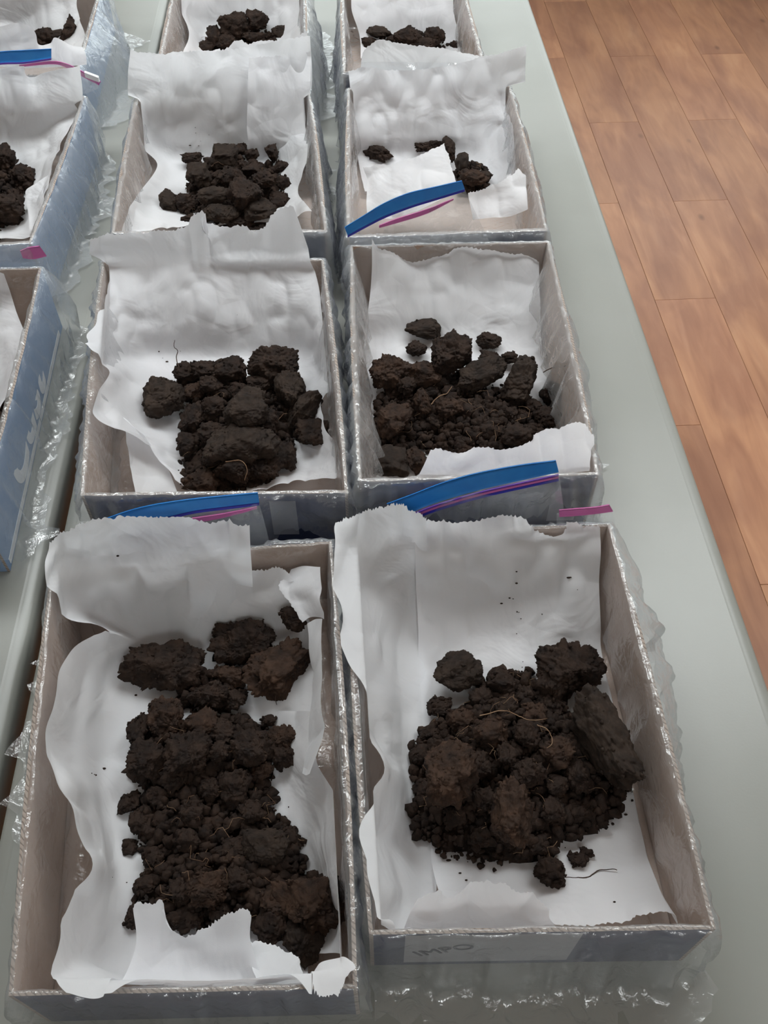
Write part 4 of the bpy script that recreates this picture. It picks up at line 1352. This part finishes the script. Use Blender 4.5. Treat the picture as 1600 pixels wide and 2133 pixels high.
# clods: (u, v, half width px, half height px, tilt degrees, material, lift in metres, label)
S, D_, R_ = 'soil', 'soil_smooth', 'soil_red'
CL = dict(
    R1=[(953, 1398, 54, 44, 0, D_, .004, 'smooth-faced clod at the back corner of the IMPO heap beside the curled sheet'),
        (1178, 1393, 84, 58, 32, S, .006, 'large rough clod at the back of the IMPO heap, nearest the floor side'),
        (1258, 1550, 45, 104, 17, D_, .002, 'long smooth bar-shaped clod along the floor side of the IMPO heap'),
        (938, 1610, 58, 64, 0, R_, .026, 'round fibrous reddish clod on the IMPO heap'),
        (1068, 1693, 44, 66, -8, R_, .026, 'upright egg-shaped clod on the front slope of the IMPO heap'),
        (1145, 1813, 36, 34, 0, S, .0, 'small clod lying apart at the front foot of the IMPO heap'),
        (1022, 1528, 40, 32, 0, R_, .012), (1096, 1530, 30, 26, 0, S, .014), (962, 1502, 34, 26, 0, R_, .008), (1045, 1420, 34, 32, 0, S, .002),
        (1160, 1570, 38, 32, 0, R_, .012), (1100, 1612, 44, 30, 0, S, .012), (1055, 1575, 20, 28, 0, S, .012), (1202, 1612, 32, 36, 0, S, .010),
        (915, 1472, 28, 24, 0, S, .0), (872, 1572, 22, 22, 0, S, .0), (897, 1530, 24, 20, 0, S, .002), (1002, 1455, 28, 24, 0, S, .004), (1112, 1488, 32, 24, 0, R_, .006),
        (1010, 1665, 27, 26, 0, S, .010), (1152, 1682, 30, 26, 0, S, .006), (950, 1705, 22, 20, 0, S, .002), (1000, 1742, 24, 20, 0, S, .002), (1205, 1690, 26, 22, 0, S, .0),
        (1120, 1758, 25, 20, 0, S, .0), (1160, 1635, 26, 22, 0, S, .010), (1000, 1590, 24, 26, 0, S, .010), (1232, 1500, 24, 22, 0, S, .006), (1150, 1465, 34, 26, 0, S, .004),
        (1055, 1480, 26, 22, 0, S, .006), (1205, 1790, 24, 14, 0, S, .0), (1222, 1776, 15, 10, 0, S, .0), (1060, 1640, 20, 18, 0, S, .012), (1130, 1360, 12, 9, 0, S, .016), (880, 1640, 20, 18, 0, S, .0), (1090, 1450, 20, 18, 0, S, .004)],
    L1=[(340, 1388, 95, 50, -4, S, .004, 'broad flat-topped clod at the back, gap side, beside the IMPO box'),
        (503, 1334, 74, 44, 14, S, .006, 'oval clod against the back paper, beside the IMPO box'),
        (585, 1394, 84, 56, 30, R_, .004, 'big fibrous clod near the IMPO box wall, above the bare paper'),
        (612, 1286, 28, 30, 0, S, .030, 'small dark clod under the folded paper corner'),
        (638, 1885, 82, 58, 12, R_, .004, 'largest wedge-shaped crumbly clod at the front beside the IMPO box'),
        (632, 1962, 46, 46, -10, D_, .002), (580, 1880, 40, 34, 0, R_, .002), (690, 1850, 34, 28, 0, S, .002),
        (470, 1408, 40, 26, 0, R_, .002), (432, 1448, 46, 30, 10, S, .004), (490, 1455, 28, 24, 0, S, .002), (345, 1494, 40, 46, 0, R_, .006), (290, 1522, 22, 38, 0, S, .002),
        (415, 1510, 40, 34, 0, R_, .006), (596, 1530, 48, 28, 22, R_, .006, 'tilted reddish clod at the edge of the bare paper, beside the IMPO box', 'tilted reddish clod'), (465, 1526, 30, 24, 0, S, .008), (308, 1582, 50, 40, 0, S, .004, 'large dark clod at the heap edge facing the stained curling sheet', 'clod facing the stained sheet'), (392, 1570, 52, 42, 0, S, .008),
        (522, 1558, 46, 36, 0, S, .008), (590, 1572, 40, 28, 0, S, .004), (455, 1565, 26, 22, 0, S, .012), (546, 1604, 26, 22, 0, R_, .004), (490, 1640, 36, 34, 0, S, .006),
        (266, 1672, 27, 25, 0, S, .0, 'lone clod at the heap edge below the stained sheet, beside the IMPO box', 'lone edge clod'), (296, 1715, 28, 26, 0, S, .0), (392, 1752, 27, 24, 0, S, .006), (550, 1760, 56, 36, -8, D_, .004, 'smooth flat-faced clod behind the wedge-shaped one, beside the IMPO box', 'smooth flat-faced clod'), (482, 1770, 36, 22, 0, S, .006),
        (270, 1765, 18, 18, 0, S, .0), (430, 1848, 48, 36, 0, R_, .006, 'fibrous clod just behind the deeply torn front flap', 'clod behind the torn flap'), (494, 1830, 30, 24, 0, S, .006), (370, 1852, 24, 22, 0, S, .004), (562, 1925, 42, 42, 0, S, .0),
        (390, 1915, 42, 26, 0, S, .0), (275, 1910, 15, 26, 0, S, .0), (365, 1620, 30, 26, 0, S, .006), (440, 1640, 28, 22, 0, S, .008), (330, 1660, 24, 20, 0, S, .002),
        (400, 1690, 26, 22, 0, S, .006), (520, 1690, 30, 24, 0, S, .004), (320, 1790, 26, 22, 0, S, .002), (600, 1740, 22, 20, 0, S, .002), (310, 1840, 24, 20, 0, S, .002), (460, 1905, 26, 22, 0, S, .002), (560, 1500, 16, 12, 0, S, .002), (552, 1650, 10, 9, 0, S, .0)],
    L2=[(341, 830, 47, 46, 0, D_, .004, 'smooth rounded clod with pale flecks at the gap side, second box along table gap'),
        (568, 762, 56, 44, 0, S, .016, 'tall rough clod at the back, second box along table gap'),
        (604, 812, 34, 46, 0, D_, .010),
        (512, 857, 48, 40, 0, D_, .020, 'blocky clod on top of the heap, second box along table gap'),
        (505, 925, 80, 42, -8, D_, .014, 'broad slab clod on the front slope, second box along table gap'),
        (632, 853, 32, 48, -35, D_, .002, 'tilted clod by the right-hand paper, second box along table gap'),
        (652, 905, 40, 36, 0, S, .0), (386, 775, 28, 22, 0, S, .004), (424, 772, 28, 22, 0, S, .006), (480, 772, 36, 30, 0, S, .008), (400, 872, 30, 30, 0, S, .004),
        (446, 846, 28, 24, 0, S, .012), (496, 812, 22, 17, 0, S, .016), (400, 815, 30, 20, 0, R_, .006),
        (418, 1004, 42, 30, 0, R_, .0, 'small clod lying apart at the front, second box along table gap'),
        (594, 950, 24, 34, 0, S, .0), (390, 922, 28, 30, 0, S, .0), (480, 972, 46, 34, 0, S, .004), (546, 972, 46, 30, 0, S, .004), (440, 900, 30, 26, 0, S, .010), (540, 800, 26, 22, 0, S, .010),
        (440, 800, 26, 20, 0, S, .010), (560, 880, 24, 30, 0, S, .010), (440, 955, 24, 22, 0, S, .004), (520, 1005, 34, 16, 0, S, .0)],
    R2=[(882, 686, 40, 24, -8, D_, .002, 'loose dark clod resting by the back paper, behind the IMPO box'),
        (1018, 710, 28, 19, -15, S, .0, 'small dark clod at the back beside the tall one, behind the IMPO box'),
        (940, 735, 44, 52, 0, S, .014, 'tall knobbly clod at the back of the heap behind the IMPO box'),
        (820, 772, 52, 42, 0, R_, .008, 'fibrous root-matted clod at the gap side, behind the IMPO box'),
        (1004, 776, 66, 30, 30, D_, .014, 'smooth grey slab clod lying slanted, behind the IMPO box'),
        (1085, 790, 32, 56, -25, D_, .008, 'upright smooth slab clod near the floor side, behind the IMPO box'),
        (813, 962, 38, 38, 0, D_, .0, 'rounded smooth clod in the front corner, behind the IMPO box'),
        (866, 962, 28, 30, 0, R_, .0),
        (867, 728, 24, 18, 0, S, .0), (882, 778, 38, 30, 0, R_, .008), (1145, 815, 22, 30, 0, S, .002), (1060, 745, 20, 16, 0, S, .004), (820, 880, 40, 38, 0, R_, .004),
        (935, 850, 30, 24, 0, R_, .006), (880, 836, 20, 28, 0, R_, .006), (1065, 860, 14, 14, 0, S, .006), (1140, 870, 32, 25, 0, S, .002), (1075, 905, 38, 26, 0, S, .002),
        (1020, 897, 22, 16, 0, S, .004), (905, 880, 17, 14, 0, S, .004), (850, 805, 26, 22, 0, S, .006), (975, 855, 18, 14, 0, S, .006), (970, 925, 22, 12, 0, S, .0), (1110, 845, 20, 16, 0, S, .006), (1020, 745, 24, 16, 0, S, .010)],
    L3=[(352, 420, 20, 30, 0, D_, .0, 'smooth upright clod at the gap side, third box along table gap'),
        (468, 326, 32, 28, 20, D_, .012, 'tallest clod at the back of the heap, third box along table gap'),
        (566, 318, 15, 20, 0, S, .012), (415, 365, 28, 30, 0, D_, .012), (400, 330, 26, 16, 0, S, .004), (500, 312, 16, 16, 0, S, .008), (525, 322, 16, 14, 0, S, .010), (590, 346, 18, 14, 0, S, .004),
        (447, 405, 36, 20, 10, D_, .014), (510, 400, 38, 34, 0, S, .016, 'bulky clod in the middle of the heap, third box along table gap', 'bulky middle clod'), (455, 445, 46, 22, -12, D_, .006, 'long smooth clod at the front of the heap, third box along table gap', 'long front clod'), (540, 440, 36, 28, 15, D_, .006), (582, 415, 22, 18, 0, S, .0), (595, 378, 18, 18, 0, S, .002),
        (480, 368, 32, 22, 0, S, .014), (552, 375, 28, 20, 0, S, .012), (388, 420, 26, 22, 0, S, .006), (405, 456, 36, 16, 0, S, .0), (500, 462, 32, 18, 0, S, .002), (525, 352, 22, 16, 0, S, .010), (440, 340, 18, 18, 0, S, .008)],
    R3=[(787, 316, 34, 18, -28, S, .004, 'oval clod beside the gap-side paper, third box along floor-side edge'),
        (905, 298, 48, 14, 25, S, .010, 'bent clod behind the paper flap, third box along floor-side edge'),
        (935, 312, 15, 30, 0, S, .004), (962, 338, 16, 22, 0, D_, .010), (985, 370, 36, 20, -20, R_, .008), (1010, 366, 15, 10, 0, D_, .008), (972, 390, 22, 14, 0, S, .0)],
    R4=[(787, 68, 30, 15, -15, D_, .008, 'smooth clod at the gap side, last box along floor-side edge'),
        (852, 74, 34, 18, 0, S, .010), (905, 72, 22, 18, 20, S, .012), (955, 94, 19, 13, 0, S, .0), (882, 90, 40, 15, 0, S, .002), (768, 90, 16, 14, 0, S, .0)],
    L4=[(488, 50, 34, 28, 0, S, .016, 'largest knobbly clod on top, last box along table gap'),
        (537, 42, 24, 24, 0, S, .022), (592, 66, 28, 17, 0, D_, .006), (445, 74, 16, 20, 0, S, .004), (432, 95, 20, 14, 0, S, .0), (472, 86, 26, 15, 0, S, .002), (530, 78, 30, 15, 0, S, .002)],
    M1=[(8, 800, 17, 16, 0, R_, .004), (0, 835, 14, 14, 0, S, .0), (-140, 830, 44, 36, 0, S, .010), (-210, 880, 38, 34, 0, D_, .006), (-90, 900, 36, 30, 0, R_, .006)],
    M2=[(8, 330, 28, 30, 0, S, .010), (48, 362, 24, 26, 0, S, .006), (58, 385, 18, 18, 0, S, .0), (20, 430, 34, 32, 0, S, .006), (36, 462, 20, 18, 0, S, .0), (-30, 400, 36, 36, 0, S, .012)],
    M3=[(149, 62, 22, 34, 0, S, .006, 'tall dark clod, last box on the table away from the floor'),
        (95, 72, 22, 17, 0, S, .0), (122, 72, 26, 12, 10, D_, .002), (62, 52, 12, 8, 0, S, .002), (160, 86, 15, 12, 0, S, .0)])
NICK = dict(
    R1=['smooth corner clod', 'large back clod', 'long bar clod', 'round reddish clod', 'egg-shaped clod', 'stray front clod'],
    L1=['broad flat clod', 'oval back clod', 'big fibrous clod', 'clod under the folded corner', 'wedge-shaped front clod'],
    L2=['pale-flecked clod', 'tall back clod', 'blocky top clod', 'broad slab clod', 'tilted clod', 'stray front clod'],
    R2=['loose back clod', 'small back clod', 'tall knobbly clod', 'root-matted clod', 'slanted slab', 'upright slab', 'smooth corner clod'],
    L3=['smooth upright clod', 'tallest clod'], R3=['oval clod', 'bent clod'], R4=['smooth clod'], L4=['knobbly top clod'], M3=['tall dark clod'])
seed = 40
MARK, TODO = {}, []
for key, L in CL.items():
    for c in L:
        u, v, rx, ry, tilt, mt, lift = c[:7]
        seed += 1
        p = PZ(u, v, SOILZ + .012)
        s = pxscale(p)
        a = rx / s * 0.98
        b = ry / s * 0.98
        zc = 0.78 * b
        hh = float(heap_h(key, np.array([p[0]]), np.array([p[1]]))[0])
        zz = SOILZ + hh * .6 + lift + zc * .80
        p = PZ(u, v, zz)
        big = max(rx, ry)
        V, Fc = clod_shape(6 if big >= 44 else 5 if big >= 24 else 4, seed, 0.72 if mt == D_ else 1.0, 5 if mt == D_ else 4, np.array((a, b * 1.12, zc)) / (a * b * 1.12 * zc) ** (1 / 3))
        ext = (V.max(0) - V.min(0)) / 2
        V = V - (V.max(0) + V.min(0)) / 2
        V = V / ext
        V = rotz(V * np.array((a, b * 1.12, zc)), math.radians(tilt))
        V = V + p
        # crumbs stuck to the clod
        rs = np.random.RandomState(seed)
        ncr = int(big * (0.5 if mt == D_ else 1.3))
        VV, FF, nb = [V], list(Fc), len(V)
        for k in range(ncr):
            q = V[rs.randint(len(V))]
            if q[2] < p[2] - .3 * zc: continue
            cv, cf = CRUMB[rs.randint(10)]
            r_ = .0007 + .0021 * rs.rand() ** 1.6
            VV.append(rotz(cv, rs.uniform(0, 6.28)) * r_ * rs.uniform(.7, 1.2, 3) + q)
            FF += [tuple(i + nb for i in f) for f in cf]
            nb += len(cv)
        V, Fc = np.vstack(VV), FF
        V[:, 2] = np.maximum(V[:, 2], SOILZ - .0015)
        o = mesh_obj('soil_clod', V, Fc, M[mt])
        if len(c) > 7:
            tag(o, c[7], 'soil clod', 'soil clods ' + SW[key])
            MARK.setdefault(key, []).append((u, v, c[8] if len(c) > 8 else NICK[key].pop(0)))
        else:
            TODO.append((o, key, u, v, big, mt))


PLACE = dict(R1='in the IMPO box', L1='beside the IMPO box', L2='second box along table gap', R2='behind the IMPO box', L3='third box along table gap',
             R3='third box along floor side', R4='last box along floor side', L4='last box along table gap', M1='pale-lettered box',
             M2='behind the pale-lettered box', M3='last box away from floor')
for o, key, u, v, big, mt in TODO:
    size = 'small' if big < 22 else 'medium-sized' if big < 34 else 'large'
    look = {'soil': 'rough dark', 'soil_smooth': 'smooth-faced', 'soil_red': 'fibrous brown'}[mt]
    if key in MARK:
        i = min(range(len(MARK[key])), key=lambda k: (MARK[key][k][0] - u) ** 2 + (MARK[key][k][1] - v) ** 2)
        lb = '%s %s soil clod by the %s, %s' % (size, look, MARK[key][i][2], PLACE[key])
    else:
        lb = '%s %s soil clod, %s' % (size, look, PLACE[key])
    tag(o, lb, 'soil clod', 'soil clods ' + SW[key])


# ---------------------------------------------------------------- root strands
def strand(label, pts, r=.0006, mat='rootdark'):
    P = catmull([P3(p) for p in pts], 24)
    P = P + 0.0008 * np.stack([fbm(P * 150 + k * 9, 2) for k in range(3)], 1)
    v, f = tube(P, np.linspace(r, r * .45, len(P)), 6)
    return tag(mesh_obj('root_strand', v, f, M[mat]), label, 'root', 'root strands on the soil')


strand('thin dark root standing up against the tall ragged paper', [(372, 765, .785), (367, 745, .79), (371, 730, .797), (362, 722, .805), (364, 708, .812)], .0007)
strand('long thin root reaching towards the floor-side bag behind the IMPO box', [(1132, 775, .79), (1150, 766, .797), (1170, 764, .802), (1199, 755, .812)], .0007)
strand('pale curling root beside the slanted slab clod', [(898, 842, .785), (912, 826, .788), (930, 820, .79), (942, 805, .792)], .0008, 'root')
strand('branching root tip lying on paper before the IMPO heap', [(1172, 1828, .753), (1200, 1829, .754), (1225, 1826, .755), (1250, 1814, .754), (1286, 1812, .753)], .0008)
strand('thin root hanging from the big fibrous clod over bare paper', [(572, 1430, .775), (575, 1455, .768), (578, 1475, .757), (577, 1495, .752)], .0005)
strand('pale root draped across the IMPO heap', [(1000, 1490, .80), (1050, 1480, .803), (1100, 1500, .803), (1140, 1496, .80)], .0006, 'root')
strand('pale looping root between clods of the IMPO heap', [(1120, 1510, .80), (1140, 1520, .803), (1150, 1545, .802), (1140, 1560, .80)], .0005, 'root')
strand('thin pale root across the slab clod front, second box by the gap', [(470, 962, .80), (500, 960, .803), (515, 975, .80), (510, 1000, .79)], .0006, 'root')


# ---------------------------------------------------------------- zip bags
def zip_bag(label, film_rows, strips, nu=60, nv=36, crumple=.0012):
    V, Fc = sheet_mesh(film_rows, nu, nv, seed=len(label), crumple=crumple, zmin=ZT + .006)
    base = np.array((V[:, 0].mean(), V[:, 1].mean(), V[:, 2].min()))
    e = empty('zip_bag', base)
    tag(e, label, 'zip bag', 'clear zip bags between the boxes')
    mesh_obj('film', V, Fc, M['zipfilm'], e)
    for name, mat, rows in strips:
        V, Fc = sheet_mesh(rows, nu, 6, seed=1, crumple=0, zmin=ZT + .006)
        nn = len(V)
        V2 = V + np.array((0, .0009, .0004))
        B_ = [(i, i + 1, i + 1 + nn, i + nn) for i in range(nu - 1)] + [(nn - nu + i + 1, nn - nu + i, 2 * nn - nu + i, 2 * nn - nu + i + 1) for i in range(nu - 1)]
        mesh_obj(name, np.vstack((V, V2)), Fc + [tuple(i + nn for i in f)[::-1] for f in Fc] + B_, M[mat], e)
    return e


def sh(r, dv, y=None, du=0):
    return [(p[0] + du, p[1] + dv, 'y', p[3] if y is None else y) for p in r]


t3 = row_y(1.046, (718, 474), (760, 448), (800, 424), (850, 403), (905, 390), (962, 377))
b3 = row_y(1.044, (724, 490), (765, 468), (803, 449), (855, 429), (910, 412), (968, 394))
zip_bag('clear zip bag with a blue strip, lying over the third floor-side box', [
    sh(b3, 0, 1.045), row_y(1.043, (728, 500), (780, 490), (840, 470), (900, 460), (985, 430)),
    row_y(1.041, (726, 520), (790, 520), (860, 515), (930, 510), (1018, 500)),
    row_y(1.0405, (730, 545), (790, 548), (860, 548), (930, 545), (1026, 538))],
    [('zipper_band', 'blue', [t3, b3]),
     ('zipper_line', 'navyline', [sh(b3, 1, 1.0435), sh(b3, 5, 1.0435)]),
     ('zipper_line', 'pink', [row_y(1.043, (790, 470), (830, 455), (890, 436), (945, 414)), row_y(1.043, (790, 475), (830, 464), (890, 445), (945, 417))])])
t1 = row_y(.572, (205, 1087), (260, 1067), (320, 1052), (400, 1040), (470, 1033), (537, 1027))
b1 = row_y(.570, (225, 1108), (275, 1093), (335, 1080), (405, 1064), (475, 1055), (540, 1047))
zip_bag('clear zip bag with a blue strip behind the sheet beside the IMPO box', [
    sh(b1, 0, .571), row_y(.568, (230, 1125), (300, 1110), (400, 1090), (470, 1080), (545, 1065)),
    row_y(.563, (240, 1150), (300, 1145), (400, 1140), (470, 1130), (556, 1110)),
    row_y(.553, (250, 1190), (320, 1190), (400, 1185), (480, 1180), (565, 1150))],
    [('zipper_band', 'blue', [t1, b1]),
     ('zipper_line', 'navyline', [sh(b1, 1, .5695), sh(b1, 6, .5695)]),
     ('zipper_line', 'pink', [row_y(.569, (400, 1080), (450, 1073), (500, 1064), (535, 1056)), row_y(.569, (400, 1090), (450, 1082), (500, 1070), (535, 1060))])])
t2 = row_y(.590, (806, 1050), (860, 1030), (920, 1007), (990, 987), (1080, 970), (1158, 960))
b2 = row_y(.588, (850, 1072), (890, 1054), (945, 1036), (1010, 1018), (1090, 1000), (1164, 984))
zip_bag('clear zip bag with a blue strip behind the sheets of the IMPO box', [
    sh(b2, 0, .589), row_y(.585, (860, 1085), (930, 1065), (1000, 1045), (1090, 1025), (1168, 1010)),
    row_y(.578, (865, 1110), (930, 1095), (1000, 1085), (1090, 1075), (1174, 1060)),
    row_y(.570, (870, 1130), (930, 1125), (1000, 1120), (1090, 1115), (1177, 1100))],
    [('zipper_band', 'blue', [t2, b2]),
     ('zipper_line', 'violet', [sh(b2, 5, .5875), sh(b2, 8, .5875)]),
     ('zipper_line', 'pink', [sh(b2, 8, .5873), sh(b2, 13, .5873)]),
     ('zipper_line', 'navyline', [sh(b2, 13, .587), sh(b2, 18, .587)])])
zip_bag('clear zip bag with a pink strip at the floor-side corner of the IMPO box', [
    row_y(.566, (1160, 1070), (1200, 1065), (1240, 1062), (1270, 1057)),
    row_y(.564, (1160, 1085), (1200, 1082), (1240, 1082), (1280, 1080)),
    row_y(.5625, (1160, 1110), (1200, 1110), (1240, 1110), (1283, 1105)),
    row_y(.5620, (1160, 1150), (1200, 1150), (1240, 1150), (1280, 1145))],
    [('zipper_band', 'pink', [row_y(.566, (1165, 1063), (1200, 1060), (1240, 1057), (1269, 1052)), row_y(.5655, (1165, 1077), (1200, 1075), (1240, 1071), (1277, 1066))])])
t4 = row_y(1.485, (-90, 118), (0, 108), (50, 105), (107, 102))
b4 = row_y(1.483, (-90, 142), (0, 131), (50, 129), (107, 121))
zb = zip_bag('clear zip bag with blue and pink strips, behind the pale-lettered box row', [
    sh(b4, 0, 1.484), row_y(1.478, (-90, 160), (0, 150), (60, 145), (150, 140)),
    row_y(1.472, (-90, 180), (0, 170), (80, 165), (205, 178)),
    row_y(1.468, (-90, 215), (0, 210), (90, 205), (180, 195))],
    [('zipper_band', 'blue', [t4, b4]),
     ('zipper_line', 'violet', [sh(b4, 1, 1.4825), sh(b4, 4, 1.4825)]),
     ('zipper_line', 'pink', [row_y(1.482, (40, 136), (107, 128), (138, 133), (170, 148), (210, 170)), row_y(1.482, (40, 140), (107, 134), (135, 140), (166, 157), (206, 178))])])
p = PY(192, 159, 1.480)
V, Fc = boxv(p[0] - .010, p[1] - .004, p[2] - .004, p[0] + .010, p[1] + .002, p[2] + .004)
V = np.array(V)
V[:, 2] -= (V[:, 0] - p[0]) * .45
mesh_obj('slider', V, Fc, M['slider'], zb, smooth=False)
zip_bag('crumpled clear zip bag with a pink corner, at the pale-lettered box', [
    row_y(1.028, (-60, 515), (0, 520), (30, 512), (80, 514)),
    row_y(1.025, (-60, 530), (0, 535), (40, 530), (90, 535)),
    row_y(1.022, (-60, 560), (0, 565), (40, 562), (86, 560)),
    row_y(1.0195, (-60, 600), (0, 605), (40, 600), (84, 590))],
    [('zipper_band', 'pink', [row_y(1.027, (42, 523), (60, 516), (82, 513)), row_y(1.024, (48, 538), (70, 540), (97, 534))])], crumple=.003)
zip_bag('clear zip bag edge behind the tall sheet, third along the floor-side edge', [
    row_y(1.490, (736, 130), (800, 129), (880, 130), (968, 132)),
    row_y(1.486, (734, 145), (800, 145), (880, 145), (968, 146)),
    row_y(1.480, (732, 170), (800, 170), (880, 170), (965, 170))], [])

for o in list(bpy.data.objects):
    if '_base' in o.keys():
        del o['_base']
